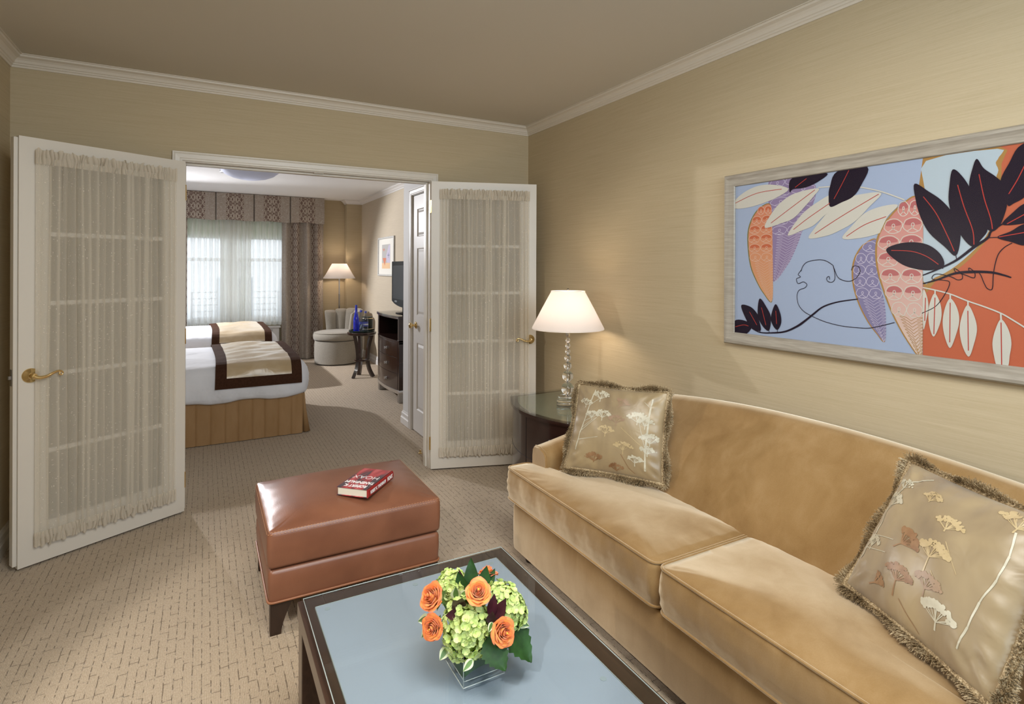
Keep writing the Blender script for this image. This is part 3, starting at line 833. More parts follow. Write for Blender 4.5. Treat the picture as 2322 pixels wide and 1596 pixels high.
def pillow(label, BL, BR, TL, TR, thick, motifs, seed):
    BL, BR, TL, TR = map(Vector, (BL, BR, TL, TR))
    C = (BL + BR + TL + TR) / 4
    nrm = (BR - BL).cross(TL - BL).normalized()
    if nrm.dot(Vector((-2.2, -3.8, 1.4)) - C) < 0: nrm = -nrm
    root = empty('throw_pillow', C, 0, label, 'pillow', 'fringed satin throw pillows on the sofa')
    q = random.Random(seed); ph = [q.uniform(0, 6.28) for _ in range(10)]
    def surf(u, v, side):
        a, b = 2 * u - 1, 2 * v - 1
        a2 = a * (1 - .055 * (1 - b * b)); b2 = b * (1 - .055 * (1 - a * a))
        uu, vv = (a2 + 1) / 2, (b2 + 1) / 2
        p = BL * (1 - uu) * (1 - vv) + BR * uu * (1 - vv) + TL * (1 - uu) * vv + TR * uu * vv - C
        k = max(0, (1 - a * a)) ** .55 * max(0, (1 - b * b)) ** .55
        cr = sqrt(max(0, 1 - abs(a)) * max(0, 1 - abs(b)))
        e = min(1, (1 - abs(a)) * 5, (1 - abs(b)) * 5)
        corner = max(0, abs(a * b) - .35)
        wr = .010 * corner * sin(26 * (a - b * (1 if a * b > 0 else -1)) + ph[0]) * e
        wr += .0022 * e * sin(9 * a + 4 * b + ph[1]) + .0035 * e * max(0, 1 - (1 - abs(b)) * 2.2) * sin(22 * a + ph[2]) + .003 * e * max(0, 1 - (1 - abs(a)) * 2.5) * sin(24 * b + ph[3])
        return p + nrm * side * (thick * k + wr)
    bm = bmesh.new()
    grid(bm, lambda u, v: surf(u, v, 1), 64, 64); grid(bm, lambda u, v: surf(u, v, -.75), 40, 40)
    bmesh.ops.remove_doubles(bm, verts=bm.verts, dist=.0004)
    cv = mesh_obj('cover', bm, MAT['pillow_satin'], root, True)
    bm = bmesh.new()
    for poly, mi in motifs:
        pts = resample([(x, y, 0) for x, y in poly], .06, True) if len(poly) == 4 else [Vector((x, y, 0)) for x, y in poly]
        pts = [p for p in pts if True]
        if any(not (.03 < p.x < .97 and .03 < p.y < .97) for p in pts): continue
        if len(poly) == 4:   # ribbons: subdivide lengthwise so that they follow the cover
            a0, a1, b1, b0 = [Vector((x, y, 0)) for x, y in poly]; k = max(2, int((b0 - a0).length / .03)); prev = None
            for j in range(k + 1):
                t = j / k; m0 = a0.lerp(b0, t); m1 = a1.lerp(b1, t)
                cur = [bm.verts.new(surf(m.x, m.y, 1) + nrm * .0012) for m in (m0, m1)]
                if prev: bm.faces.new((prev[0], prev[1], cur[1], cur[0])).material_index = mi
                prev = cur
        else:
            bm.faces.new([bm.verts.new(surf(p.x, p.y, 1) + nrm * .0014) for p in pts]).material_index = mi
    mesh_obj('motif', bm, [MAT['motif_white'], MAT['motif_brown'], MAT['motif_gold'], MAT['motif_rose']], cv)
    # brush fringe
    bm = bmesh.new(); rim = []
    nseg = 96
    for e in range(4):
        for j in range(nseg):
            t = j / nseg
            u, v = ((t, 0), (1, t), (1 - t, 1), (0, 1 - t))[e]; rim.append(surf(u, v, 0))
    n = len(rim); tang = [(rim[(i + 1) % n] - rim[i - 1]).normalized() for i in range(n)]
    outs = [(rim[i] - rim[i] * 0).normalized() for i in range(n)]
    tube(bm, rim, .011, 6, closed=True)
    sl = .034
    for i in range(n):
        o = nrm.cross(tang[i]); o = o if o.dot(rim[i]) > 0 else -o; o.normalize()
        for k in range(28):
            t = q.random(); base = rim[i].lerp(rim[(i + 1) % n], t)
            aa = q.uniform(-1.5, 1.5); d = (o * cos(aa) + nrm * sin(aa) + tang[i] * q.uniform(-.55, .55)).normalized()
            L = sl * q.uniform(.7, 1.15) * (.75 + .25 * sin(i * .13 + ph[5])); w = .0011
            tip = base + d * L + Vector((0, 0, -.004 * q.random())); mid_ = base + d * L * .5 + o * .002
            pw = d.cross(nrm if abs(d.dot(nrm)) < .8 else o).normalized() * w
            a = bm.verts.new(base - pw); b = bm.verts.new(base + pw); c = bm.verts.new(mid_ + pw * 1.1); dd = bm.verts.new(mid_ - pw * 1.1); e_ = bm.verts.new(tip + pw * .6); f_ = bm.verts.new(tip - pw * .6)
            bm.faces.new((a, b, c, dd)); bm.faces.new((dd, c, e_, f_))
    mesh_obj('fringe', bm, MAT['fringe_yarn'], root)
    return root
M1 = []
def stalk(pts, w, mi):
    o = []
    for a, b in zip(pts[:-1], pts[1:]): o.append((line(a, b, w), mi))
    return o
M1 += stalk([(.10, .22), (.12, .42), (.16, .60), (.20, .82), (.22, .95)], .007, 0)
M1 += stalk([(.11, .34), (.34, .40)], .004, 0) + stalk([(.12, .44), (.30, .62)], .004, 0) + stalk([(.15, .56), (.42, .72)], .003, 0) + stalk([(.13, .48), (.26, .60)], .003, 0) + stalk([(.18, .74), (.30, .86)], .003, 0)
M1 += umbel(.30, .86, .075, .05, 1, 0, 40) + umbel(.14, .76, .06, .04, 2, 0, 30) + umbel(.24, .62, .065, .04, 3, 0, 34) + umbel(.36, .64, .070, .05, 4, 0, 40) + umbel(.42, .46, .070, .05, 5, 2, 34) + umbel(.53, .80, .075, .04, 16, 3, 40, .9, .5)
M1 += stalk([(.84, .10), (.84, .30), (.85, .52), (.85, .72), (.86, .90)], .010, 0) + stalk([(.83, .34), (.58, .54)], .004, 2) + stalk([(.85, .30), (.76, .62)], .003, 0) + stalk([(.86, .72), (.97, .78)], .004, 0) + stalk([(.85, .80), (.78, .86)], .003, 0)
M1 += umbel(.74, .64, .085, .05, 6, 0, 46) + umbel(.82, .60, .07, .05, 7, 0, 36) + umbel(.88, .42, .080, .05, 8, 0, 50) + umbel(.86, .30, .065, .04, 9, 0, 36) + umbel(.74, .18, .065, .05, 10, 0, 34) + umbel(.62, .30, .075, .06, 11, 2, 36) + umbel(.52, .60, .07, .05, 12, 3, 34)
M1 += umbel(.32, .13, .075, .03, 13, 1, 46) + umbel(.56, .06, .06, .02, 14, 1, 34) + stalk([(.60, .24), (.68, .10), (.74, .05)], .003, 1)
pillow('gold satin floral pillow with brown brush fringe at the sofa arm by the lamp', (-.735, -1.600, .492), (-.475, -1.985, .492), (-.620, -1.560, .872), (-.375, -1.915, .872), .072, M1, 5)
M2 = []
M2 += stalk([(.06, .22), (.10, .42), (.08, .62), (.13, .84), (.26, .94)], .006, 0) + umbel(.12, .80, .055, .03, 1, 0, 34) + umbel(.10, .66, .075, .04, 2, 0, 60) + umbel(.12, .34, .06, .04, 3, 0, 40) + stalk([(.05, .40), (.30, .44)], .003, 0) + stalk([(.06, .30), (.28, .34)], .003, 0)
M2 += umbel(.36, .80, .055, .02, 4, 2, 46) + umbel(.36, .46, .085, .07, 5, 1, 70, 1.0, .6) + umbel(.56, .68, .065, .03, 6, 2, 44) + umbel(.56, .48, .080, .12, 7, 2, 60) + umbel(.42, .24, .075, .11, 8, 1, 70) + umbel(.26, .14, .06, .05, 9, 1, 50, .7, .8) + umbel(.60, .30, .07, .08, 10, 3, 50)
M2 += umbel(.82, .88, .09, .05, 11, 2, 60) + stalk([(.83, .84), (.87, .70), (.875, .55), (.85, .40), (.84, .25), (.82, .12)], .005, 0) + umbel(.70, .18, .08, .06, 12, 0, 50) + stalk([(.60, .60), (.72, .46)], .002, 2) + stalk([(.46, .14), (.60, .04)], .0025, 1) + stalk([(.60, .40), (.66, .34)], .002, 2)
pillow('gold satin floral pillow with silvery fringe nearest the camera on the sofa', (-.555, -2.815, .495), (-.745, -3.245, .490), (-.330, -2.885, .845), (-.500, -3.315, .845), .080, M2, 8)

# ------------------------------------------------------------------ bow-front end cabinet
EC = empty('end_cabinet', (-.25, -.965, 0), 0, 'dark bow-front end cabinet with glass top in the corner', 'cabinet')
def bow(x_side, x_mid, y0, y1, xb, k=28, cx=-.25, cy=-.965):
    pts = [Vector((xb - cx, y0 - cy, 0)), Vector((xb - cx, y1 - cy, 0))]
    for i in range(k + 1):
        f = i / k; a = 2 * f - 1; pts.append(Vector((x_side + (x_mid - x_side) * (1 - a * a) - cx, y1 + (y0 - y1) * f - cy, 0)))
    return pts
def slab(bm, pts, z0, z1, inset=.0, mi=0):
    C = sum(pts, Vector()) / len(pts)
    rings = [[C + (p - C) * (1 - i) + Vector((0, 0, z)) for p in pts] for i, z in ((inset, z0), (0, z0 + inset), (0, z1 - inset), (inset, z1))] if inset else [[p + Vector((0, 0, z)) for p in pts] for z in (z0, z1)]
    loft(bm, rings, mi=mi)
bm = bmesh.new(); slab(bm, bow(-.445, -.572, -1.355, -.575, -.012), .045, .570)
mesh_obj('body', bm, MAT['espresso_wood'], EC, True, angle=40)
bm = bmesh.new(); slab(bm, bow(-.430, -.552, -1.34, -.59, -.02), 0.0, .045); mesh_obj('plinth', bm, MAT['brushed_steel'], EC)
bm = bmesh.new(); slab(bm, bow(-.456, -.585, -1.365, -.565, -.005), .570, .590, .0015); mesh_obj('top_rim', bm, MAT['espresso_wood'], EC, True, angle=30)
bm = bmesh.new(); slab(bm, bow(-.420, -.545, -1.335, -.600, -.03), .5900, .5912); mesh_obj('top_panel', bm, MAT['frosted_panel'] if False else simple('cabinet_top_panel', (.24, .25, .19), .3), EC)
bm = bmesh.new(); slab(bm, bow(-.456, -.585, -1.365, -.565, -.005), .5914, .600, .001); mesh_obj('glass_top', bm, MAT['tabletop_glass'], EC)
bm = bmesh.new(); A = bow(-.4455, -.5725, -1.355, -.575, -.012)[2:]
tube(bm, [p + Vector((0, 0, .33)) for p in A], .0012, 5); tube(bm, [A[14] + Vector((-.0005, 0, z / 10)) for z in (.6, 5.6)], .0012, 5)
mesh_obj('drawer_gap', bm, MAT['black_matte'], EC)
for i, z in ((22, .47), (22, .20)):
    bm = bmesh.new(); p = A[i]; d = Vector((-.97, .25, 0)).normalized()
    tube(bm, [p + Vector((0, 0, z)), p + d * .016 + Vector((0, 0, z))], .004, 8); tube(bm, [p + d * .018 + Vector((0, 0, z - .011)), p + d * .018 + Vector((0, 0, z + .011))], .006, 8)
    mesh_obj('knob', bm, MAT['brushed_steel'], EC, True)

# ------------------------------------------------------------------ crystal table lamp
TL_ = empty('table_lamp', (-.284, -.970, .600), 0, 'crystal ball table lamp with white shade on the end cabinet', 'lamp')
def ball(bm, z, r, n=32): lathe(bm, [(r * sin(pi * i / 18), z - r * cos(pi * i / 18)) for i in range(19)], (0, 0, 0), n)
bm = bmesh.new(); lathe(bm, [(.062, 0), (.067, .003), (.067, .028), (.062, .033), (.060, .036), (.060, .054), (.056, .058)], (0, 0, 0), 48)
mesh_obj('lamp_base', bm, MAT['crystal'], TL_, True, angle=40)
z = .060
for r in (.0395, .034, .0245, .021, .0165, .0155, .014):
    bm = bmesh.new(); ball(bm, z + r, r); mesh_obj('crystal_ball', bm, MAT['crystal'], TL_, True); z += 2 * r + .003
bm = bmesh.new(); zz = .056
for r in (.0395, .034, .0245, .021, .0165, .0155, .014):
    lathe(bm, [(.009, zz), (.010, zz + .002), (.009, zz + .004)], (0, 0, 0), 16); zz += 2 * r + .003
lathe(bm, [(.0028, .03), (.0028, .50)], (0, 0, 0), 10); lathe(bm, [(.010, .415), (.012, .42), (.012, .455), (.008, .46)], (0, 0, 0), 16)
mesh_obj('stem', bm, MAT['chrome'], TL_, True, angle=40)
bm = bmesh.new(); prof = [(.218, .462), (.219, .464), (.216, .472), (.158, .585), (.1035, .686), (.104, .692), (.102, .692), (.1015, .686), (.156, .583), (.214, .470), (.216, .464)]
lathe(bm, prof, (0, 0, 0), 64, cap0=False, cap1=False); bmesh.ops.remove_doubles(bm, verts=bm.verts, dist=1e-5)
mesh_obj('lampshade', bm, MAT['lampshade_fabric'], TL_, True, angle=60)
bm = bmesh.new()
for k in range(3): tube(bm, [Vector((0, 0, .686)), Vector((.101 * cos(k * 2.094), .101 * sin(k * 2.094), .688))], .0016, 6)
lathe(bm, [(.003, .5), (.003, .692), (.008, .694), (.009, .700), (.004, .706), (.0001, .708)], (0, 0, 0), 12)
mesh_obj('finial', bm, MAT['latch_metal'], TL_, True)
light('table_lamp_light', 'POINT', (-.284, -.970, 1.165), None, 3.0, (1.0, .82, .64), .035)
light('table_lamp_low_light', 'POINT', (-.284, -.970, 1.225), None, 1.6, (1.0, .74, .48), .02)

# ------------------------------------------------------------------ framed artwork
PIC = empty('framed_artwork', (-.001, -2.75, 1.473), 0, 'large framed botanical painting, blue left panel, orange right panel', 'painting')
PY0, PY1, PZ0, PZ1 = -3.60, -1.915, 1.073, 1.874
bm = bmesh.new(); prof = [(0, 0), (0, .022), (.006, .030), (.016, .031), (.030, .024), (.046, .020), (.053, .020), (.056, .016), (.056, 0)]; R = []
for o, t in prof:
    R.append([Vector((-t, y + 2.75, z - 1.473)) for y, z in ((PY0 + o, PZ0 + o), (PY1 - o, PZ0 + o), (PY1 - o, PZ1 - o), (PY0 + o, PZ1 - o))])
loft(bm, R, True, False, False); mesh_obj('frame', bm, MAT['frame_silver'], PIC, True, angle=28)
bm = bmesh.new(); box(bm, -.012, -.003, PY0 + .03 + 2.75, PY1 - .03 + 2.75, PZ0 + .03 - 1.473, PZ1 - .03 - 1.473); mesh_obj('backing', bm, MAT['mat_board'], PIC)
AM = ['art_blue', 'art_orange', 'art_paleblue', 'art_mustard', 'art_plum', 'art_white', 'art_dark', 'art_red', 'art_lilac', 'art_cream', 'art_violet', 'art_olive', 'art_amber', 'art_rose', 'print_white', 'art_rose_deep', 'art_amber_deep']
IX = {n: i for i, n in enumerate(AM)}
bm = bmesh.new(); LAY = [0]
ay0, ay1, az0, az1 = PY0 + .05, PY1 - .05, PZ0 + .05, PZ1 - .05
def apt(p): return Vector((-.0125 - .000007 * LAY[0], max(ay0, min(ay1, -p[0])) + 2.75, max(az0, min(az1, p[1])) - 1.473))
def clip(poly):
    for ax, lim, sg_ in ((0, -ay1, 1), (0, -ay0, -1), (1, az0, 1), (1, az1, -1)):
        out = []
        for i in range(len(poly)):
            a, b = poly[i - 1], poly[i]; da, db = sg_ * (a[ax] - lim), sg_ * (b[ax] - lim)
            if (da >= 0) != (db >= 0): t = da / (da - db); out.append((a[0] + (b[0] - a[0]) * t, a[1] + (b[1] - a[1]) * t))
            if db >= 0: out.append(b)
        poly = out
        if not poly: break
    return poly
def afill(pts, m, k=5, smooth=True):
    LAY[0] += 1
    q = [(p.x, p.y) for p in spline([(a, b, 0) for a, b in pts], k, True)] if smooth else pts
    vs = []; q = clip(q)
    if len(q) < 3: return
    for p in q:
        v = apt(p)
        if not vs or (v - vs[-1].co).length > 1e-5: vs.append(bm.verts.new(v))
    if (vs[0].co - vs[-1].co).length < 1e-5: bm.verts.remove(vs.pop())
    if len(vs) < 3: return
    f = bm.faces.new(vs); f.material_index = IX[m]
    bm.faces.remove(f)
    for tri in tessellate_polygon([[v.co for v in vs]]):
        try: bm.faces.new([vs[i] for i in tri]).material_index = IX[m]
        except ValueError: pass
def aline(pts, w, m, k=6, taper=False):
    LAY[0] += 1
    P = spline([(a, b, 0) for a, b in pts], k) if len(pts) > 2 else [Vector((a, b, 0)) for a, b in pts]; prev = None
    for i, p in enumerate(P):
        t = (P[min(i + 1, len(P) - 1)] - P[max(0, i - 1)]); t = Vector((t.x, t.y, 0)).normalized() if t.length > 0 else Vector((1, 0, 0)); n_ = Vector((-t.y, t.x, 0))
        ww = w * (1 - .6 * abs(2 * i / (len(P) - 1) - 1) if taper else 1)
        cur = [bm.verts.new(apt((p.x + n_.x * s * ww, p.y + n_.y * s * ww))) for s in (-.5, .5)]
        if prev: bm.faces.new((prev[0], prev[1], cur[1], cur[0])).material_index = IX[m]
        prev = cur
ART={'lobe_edge':[(2.763,1.823),(2.982,1.816),(2.984,1.763),(2.982,1.68),(2.974,1.597),(2.949,1.53),(2.904,1.467),(2.853,1.418),(2.805,1.392),(2.765,1.376)],'lobe':[(2.772,1.807),(2.974,1.812),(2.977,1.785),(2.969,1.768),(2.976,1.744),(2.97,1.718),(2.974,1.671),(2.966,1.598),(2.944,1.535),(2.9,1.478),(2.848,1.429),(2.8,1.4),(2.765,1.388),(2.764,1.579),(2.769,1.706)],'plum':[(2.158,1.817),(2.266,1.816),(2.367,1.768),(2.338,1.648),(2.31,1.587),(2.286,1.525),(2.24,1.441),(2.172,1.386),(2.165,1.632)],'amber':[(2.158,1.714),(2.107,1.704),(2.068,1.662),(2.046,1.602),(2.046,1.526),(2.06,1.441),(2.091,1.374),(2.126,1.322),(2.168,1.287),(2.172,1.412),(2.167,1.632)],'violet':[(2.609,1.539),(2.566,1.522),(2.536,1.479),(2.524,1.428),(2.528,1.364),(2.549,1.294),(2.58,1.233),(2.61,1.193),(2.64,1.165),(2.642,1.263),(2.633,1.33),(2.618,1.385),(2.612,1.477)],'rose':[(2.745,1.68),(2.705,1.666),(2.66,1.622),(2.626,1.569),(2.612,1.515),(2.615,1.44),(2.633,1.367),(2.662,1.283),(2.695,1.213),(2.728,1.158),(2.752,1.125),(2.763,1.127),(2.763,1.417),(2.763,1.591)],'white':[[(1.969,1.752),(2.027,1.788),(2.098,1.806),(2.174,1.801),(2.247,1.774),(2.199,1.746),(2.133,1.727),(2.045,1.713),(1.969,1.716)],[(2.131,1.614),(2.166,1.676),(2.215,1.722),(2.278,1.751),(2.381,1.76),(2.36,1.728),(2.323,1.691),(2.271,1.646),(2.216,1.629)],[(2.245,1.573),(2.278,1.624),(2.323,1.67),(2.381,1.705),(2.437,1.726),(2.444,1.679),(2.403,1.643),(2.36,1.608),(2.309,1.591)],[(2.341,1.557),(2.367,1.598),(2.423,1.661),(2.464,1.703),(2.553,1.716),(2.626,1.712),(2.584,1.666),(2.529,1.613),(2.464,1.579),(2.41,1.562)],[(2.481,1.55),(2.516,1.595),(2.566,1.642),(2.626,1.662),(2.683,1.662),(2.649,1.623),(2.626,1.576),(2.614,1.561),(2.548,1.548)],[(2.765,1.353),(2.777,1.336),(2.782,1.296),(2.775,1.25),(2.766,1.223)],[(2.802,1.346),(2.817,1.315),(2.822,1.276),(2.815,1.236),(2.798,1.197),(2.785,1.233),(2.782,1.285),(2.79,1.325)],[(2.847,1.331),(2.866,1.302),(2.873,1.258),(2.863,1.207),(2.847,1.164),(2.832,1.198),(2.825,1.248),(2.832,1.299)],[(2.897,1.312),(2.914,1.278),(2.922,1.235),(2.914,1.186),(2.9,1.142),(2.882,1.176),(2.874,1.23),(2.882,1.281)],[(2.985,1.272),(3.003,1.243),(3.011,1.202),(3.007,1.161),(3.001,1.123),(2.976,1.122),(2.967,1.155),(2.963,1.197),(2.971,1.24)]],'dark':[[(2.266,1.819),(2.416,1.817),(2.381,1.787),(2.323,1.77),(2.27,1.77),(2.253,1.758)],[(2.46,1.817),(2.575,1.817),(2.553,1.751),(2.522,1.71),(2.477,1.692),(2.432,1.679),(2.425,1.721),(2.43,1.76)],[(2.737,1.732),(2.783,1.698),(2.819,1.666),(2.848,1.627),(2.867,1.583),(2.876,1.539),(2.863,1.475),(2.829,1.507),(2.784,1.555),(2.758,1.608),(2.742,1.668)],[(2.853,1.765),(2.885,1.73),(2.913,1.667),(2.931,1.6),(2.949,1.557),(2.931,1.525),(2.913,1.502),(2.886,1.527),(2.858,1.584),(2.842,1.652),(2.843,1.708)],[(2.92,1.789),(2.939,1.755),(2.97,1.724),(2.995,1.689),(2.999,1.636),(2.991,1.596),(2.979,1.565),(2.959,1.551),(2.931,1.579),(2.906,1.635),(2.899,1.706),(2.908,1.759)],[(3.035,1.814),(3.112,1.816),(3.09,1.702),(3.043,1.652),(3.016,1.635),(3.001,1.629),(2.991,1.669),(2.982,1.709),(3.003,1.76)],[(3.094,1.647),(3.043,1.632),(3.016,1.609),(2.987,1.571),(3.043,1.571),(3.087,1.588)],[(2.974,1.531),(3.008,1.548),(3.043,1.569),(3.094,1.563),(3.079,1.519),(3.043,1.503),(3.012,1.514)],[(2.643,1.499),(2.683,1.521),(2.737,1.525),(2.784,1.512),(2.819,1.479),(2.828,1.441),(2.789,1.426),(2.738,1.431),(2.689,1.452)],[(2.006,1.257),(2.056,1.255),(2.092,1.227),(2.102,1.201),(2.112,1.15),(2.065,1.156),(2.038,1.188)],[(2.106,1.295),(2.143,1.256),(2.164,1.214),(2.154,1.154),(2.118,1.176),(2.096,1.223)],[(2.186,1.274),(2.209,1.239),(2.215,1.196),(2.197,1.162),(2.173,1.181),(2.164,1.217)],[(1.971,1.183),(2.029,1.188),(2.065,1.164),(2.029,1.124),(1.972,1.123)]],'redline':[[(2.765,1.683),(2.804,1.622),(2.839,1.541),(2.858,1.49)],[(2.867,1.711),(2.885,1.637),(2.909,1.559),(2.913,1.51)],[(2.926,1.738),(2.94,1.659),(2.957,1.593),(2.962,1.558)],[(3.042,1.749),(3.024,1.706),(3.003,1.665)],[(2.661,1.498),(2.727,1.493),(2.774,1.475),(2.812,1.446)],[(2.506,1.815),(2.477,1.761),(2.447,1.709)],[(2.33,1.807),(2.278,1.776)],[(2.052,1.231),(2.092,1.174)],[(2.116,1.255),(2.139,1.178)],[(2.188,1.245),(2.193,1.187)],[(1.974,1.155),(2.02,1.168),(2.047,1.165)],[(3.043,1.599),(2.999,1.572)],[(3.043,1.543),(2.979,1.532)],[(1.971,1.74),(2.089,1.773),(2.215,1.777)],[(2.162,1.632),(2.278,1.702),(2.367,1.755)],[(2.271,1.597),(2.338,1.641),(2.43,1.694)],[(2.367,1.574),(2.477,1.637),(2.617,1.709)],[(2.497,1.557),(2.566,1.598),(2.643,1.623)],[(2.773,1.33),(2.771,1.249)],[(2.802,1.332),(2.799,1.206)],[(2.847,1.317),(2.846,1.183)],[(2.897,1.293),(2.899,1.162)],[(2.985,1.262),(2.987,1.127)]],'whiteline':[[(2.764,1.365),(2.805,1.357),(2.849,1.345),(2.896,1.325),(2.941,1.309),(2.984,1.291),(3.017,1.27),(3.065,1.236)],[(2.802,1.357),(2.802,1.343)],[(2.847,1.345),(2.847,1.328)],[(2.897,1.325),(2.897,1.309)],[(2.984,1.291),(2.985,1.27)],[(2.381,1.763),(2.503,1.754),(2.614,1.722),(2.705,1.678)]],'thick':[[(2.764,1.408),(2.809,1.429),(2.863,1.459),(2.913,1.502),(2.949,1.53),(2.959,1.551),(2.991,1.575)],[(2.765,1.379),(2.81,1.394),(2.858,1.415),(2.904,1.421),(2.958,1.42),(2.992,1.411),(3.01,1.404)],[(2.065,1.156),(2.109,1.142),(2.169,1.146),(2.233,1.158),(2.288,1.185),(2.325,1.212),(2.362,1.243),(2.404,1.276),(2.465,1.299),(2.542,1.314)]],'thin':[[(2.762,1.275),(2.805,1.303),(2.834,1.35),(2.845,1.384),(2.829,1.392),(2.795,1.395),(2.797,1.409),(2.814,1.413),(2.849,1.404),(2.868,1.394),(2.881,1.399),(2.879,1.415),(2.865,1.429),(2.858,1.431),(2.863,1.42),(2.886,1.412),(2.909,1.402),(2.916,1.405),(2.914,1.421),(2.9,1.434),(2.902,1.423),(2.927,1.418),(2.94,1.386),(2.949,1.368),(2.962,1.368),(2.965,1.418),(2.975,1.471),(2.991,1.497),(3.012,1.512)],[(2.828,1.44),(2.824,1.431)],[(2.863,1.475),(2.865,1.459)],[(2.913,1.502),(2.914,1.498)],[(2.953,1.531),(2.974,1.531)],[(2.444,1.444),(2.417,1.461),(2.386,1.467),(2.339,1.46),(2.317,1.444),(2.306,1.42),(2.309,1.426),(2.294,1.406),(2.304,1.396),(2.287,1.388),(2.287,1.378),(2.295,1.367),(2.317,1.375),(2.333,1.365),(2.325,1.351),(2.298,1.339),(2.289,1.315),(2.295,1.28),(2.318,1.253),(2.354,1.235),(2.411,1.216),(2.479,1.205),(2.543,1.204),(2.592,1.208),(2.673,1.235)],[(2.444,1.444),(2.451,1.414),(2.451,1.388),(2.438,1.376),(2.421,1.381),(2.419,1.394),(2.428,1.399),(2.431,1.387)],[(2.444,1.444),(2.461,1.401),(2.481,1.386),(2.511,1.382),(2.536,1.396),(2.55,1.421),(2.542,1.44),(2.523,1.439),(2.517,1.424)],[(2.154,1.154),(2.156,1.145)],[(2.197,1.162),(2.196,1.152)],[(2.102,1.152),(2.111,1.144)]]}
afill([(1.90, 1.05), (2.764, 1.05), (2.764, 1.90), (1.90, 1.90)], 'art_blue', smooth=False)
afill([(2.764, 1.05), (3.60, 1.05), (3.60, 1.90), (2.764, 1.90)], 'art_orange', smooth=False)
afill(ART['lobe_edge'], 'art_mustard', 3); afill(ART['lobe'], 'art_paleblue', 3)
def inside(poly, x, z):
    c = False
    for i in range(len(poly)):
        (x1, z1), (x2, z2) = poly[i - 1], poly[i]
        if (z1 > z) != (z2 > z) and x < (x2 - x1) * (z - z1) / (z2 - z1) + x1: c = not c
    return c
def bounds(poly, z):
    xs = []
    for i in range(len(poly)):
        (x1, z1), (x2, z2) = poly[i - 1], poly[i]
        if (z1 > z) != (z2 > z): xs.append((x2 - x1) * (z - z1) / (z2 - z1) + x1)
    return (min(xs), max(xs)) if len(xs) >= 2 else None
def pod(key, m, edge, linecol, rows, fern, lw=.0016, spine=None):
    poly = ART[key]; P = [(p.x, p.y) for p in spline([(a, b, 0) for a, b in poly], 5, True)]
    cx = sum(p[0] for p in P) / len(P); cz = sum(p[1] for p in P) / len(P)
    afill([(cx + (a - cx) * 1.05 - .003, cz + (b - cz) * 1.02) for a, b in P], edge, smooth=False); afill(P, m, smooth=False)
    z1 = max(p[1] for p in P); z0 = min(p[1] for p in P); zf = z0 + (z1 - z0) * fern; h = (z1 - zf) / rows
    for r in range(rows):
        zc = z1 - (r + .62) * h; b = bounds(P, zc)
        if not b: continue
        w = (b[1] - b[0]); nl = 2 if w > .06 else 1
        for j in range(nl):
            xc = b[0] + w * (j + .5) / nl; rx = w / nl * .48; rz = h * .44
            pts = [(xc + rx * cos(t * 2 * pi / 14), zc + rz * sin(t * 2 * pi / 14)) for t in range(15)]
            if key in ('rose', 'amber') and zc > zf + h:
                afill([(xc + rx * .86 * cos(t * pi / 8), zc + rz * (.15 + .72 * sin(t * pi / 8))) for t in range(9)] + [(xc - rx * .5, zc + rz * .02), (xc + rx * .5, zc + rz * .02)], 'art_%s_deep' % key, 2)
            aline([(xc + rx * cos(t * 2 * pi / 16) * (1 + .07 * sin(t * 2.4)), zc + rz * sin(t * 2 * pi / 16)) for t in range(17)], lw * 1.25, linecol, 2)
            aline([(xc - rx * .55, zc - rz * .75), (xc - rx * .15, zc - rz * .45), (xc + rx * .16, zc - rz * .05), (xc + rx * .10, zc + rz * .26), (xc - rx * .08, zc + rz * .24), (xc - rx * .12, zc - rz * .05), (xc + rx * .10, zc - rz * .45), (xc + rx * .55, zc - rz * .8)], lw * 1.2, linecol, 3)
    nf = int((zf - z0) / .011)
    for r in range(nf):
        z = zf - (r + .3) * (zf - z0) / nf; b = bounds(P, z)
        if not b: continue
        m_ = (b[0] + b[1]) / 2 + (b[1] - b[0]) * .1; w = (b[1] - b[0]) * .42
        for s in (-1, 1): aline([(m_, z - .012), (m_ + s * w * .5, z + .001), (m_ + s * w, z + .002), (m_ + s * w * .5, z - .006)], lw * .8, spine or linecol, 3)
pod('plum', 'art_plum', 'art_plum', 'art_lilac', 6, .45); pod('amber', 'art_amber', 'art_olive', 'art_cream', 6, .42)
pod('violet', 'art_violet', 'art_mustard', 'art_lilac', 5, .42); pod('rose', 'art_rose', 'art_mustard', 'art_white', 7, .27, .002, 'art_mustard')
for q in ART['whiteline']: aline(q, .0045, 'art_white')
for q in ART['white']: afill(q, 'art_white')
for q in ART['thick']: aline(q, .009, 'art_dark', taper=True)
for q in ART['thin']: aline(q, .0024, 'art_dark')
for q in ART['dark']: afill(q, 'art_dark')
for q in ART['redline']: aline(q, .0026, 'art_red')
mesh_obj('print', bm, [MAT[a] for a in AM], PIC)
bm = bmesh.new(); box(bm, -.0185, -.017, ay0 + 2.75 - .004, ay1 + 2.75 + .004, az0 - 1.473 - .004, az1 - 1.473 + .004)
thin_glass('art_glass', (.97, .97, .97), .12, rough=.3); mesh_obj('glass', bm, MAT['art_glass'], PIC)

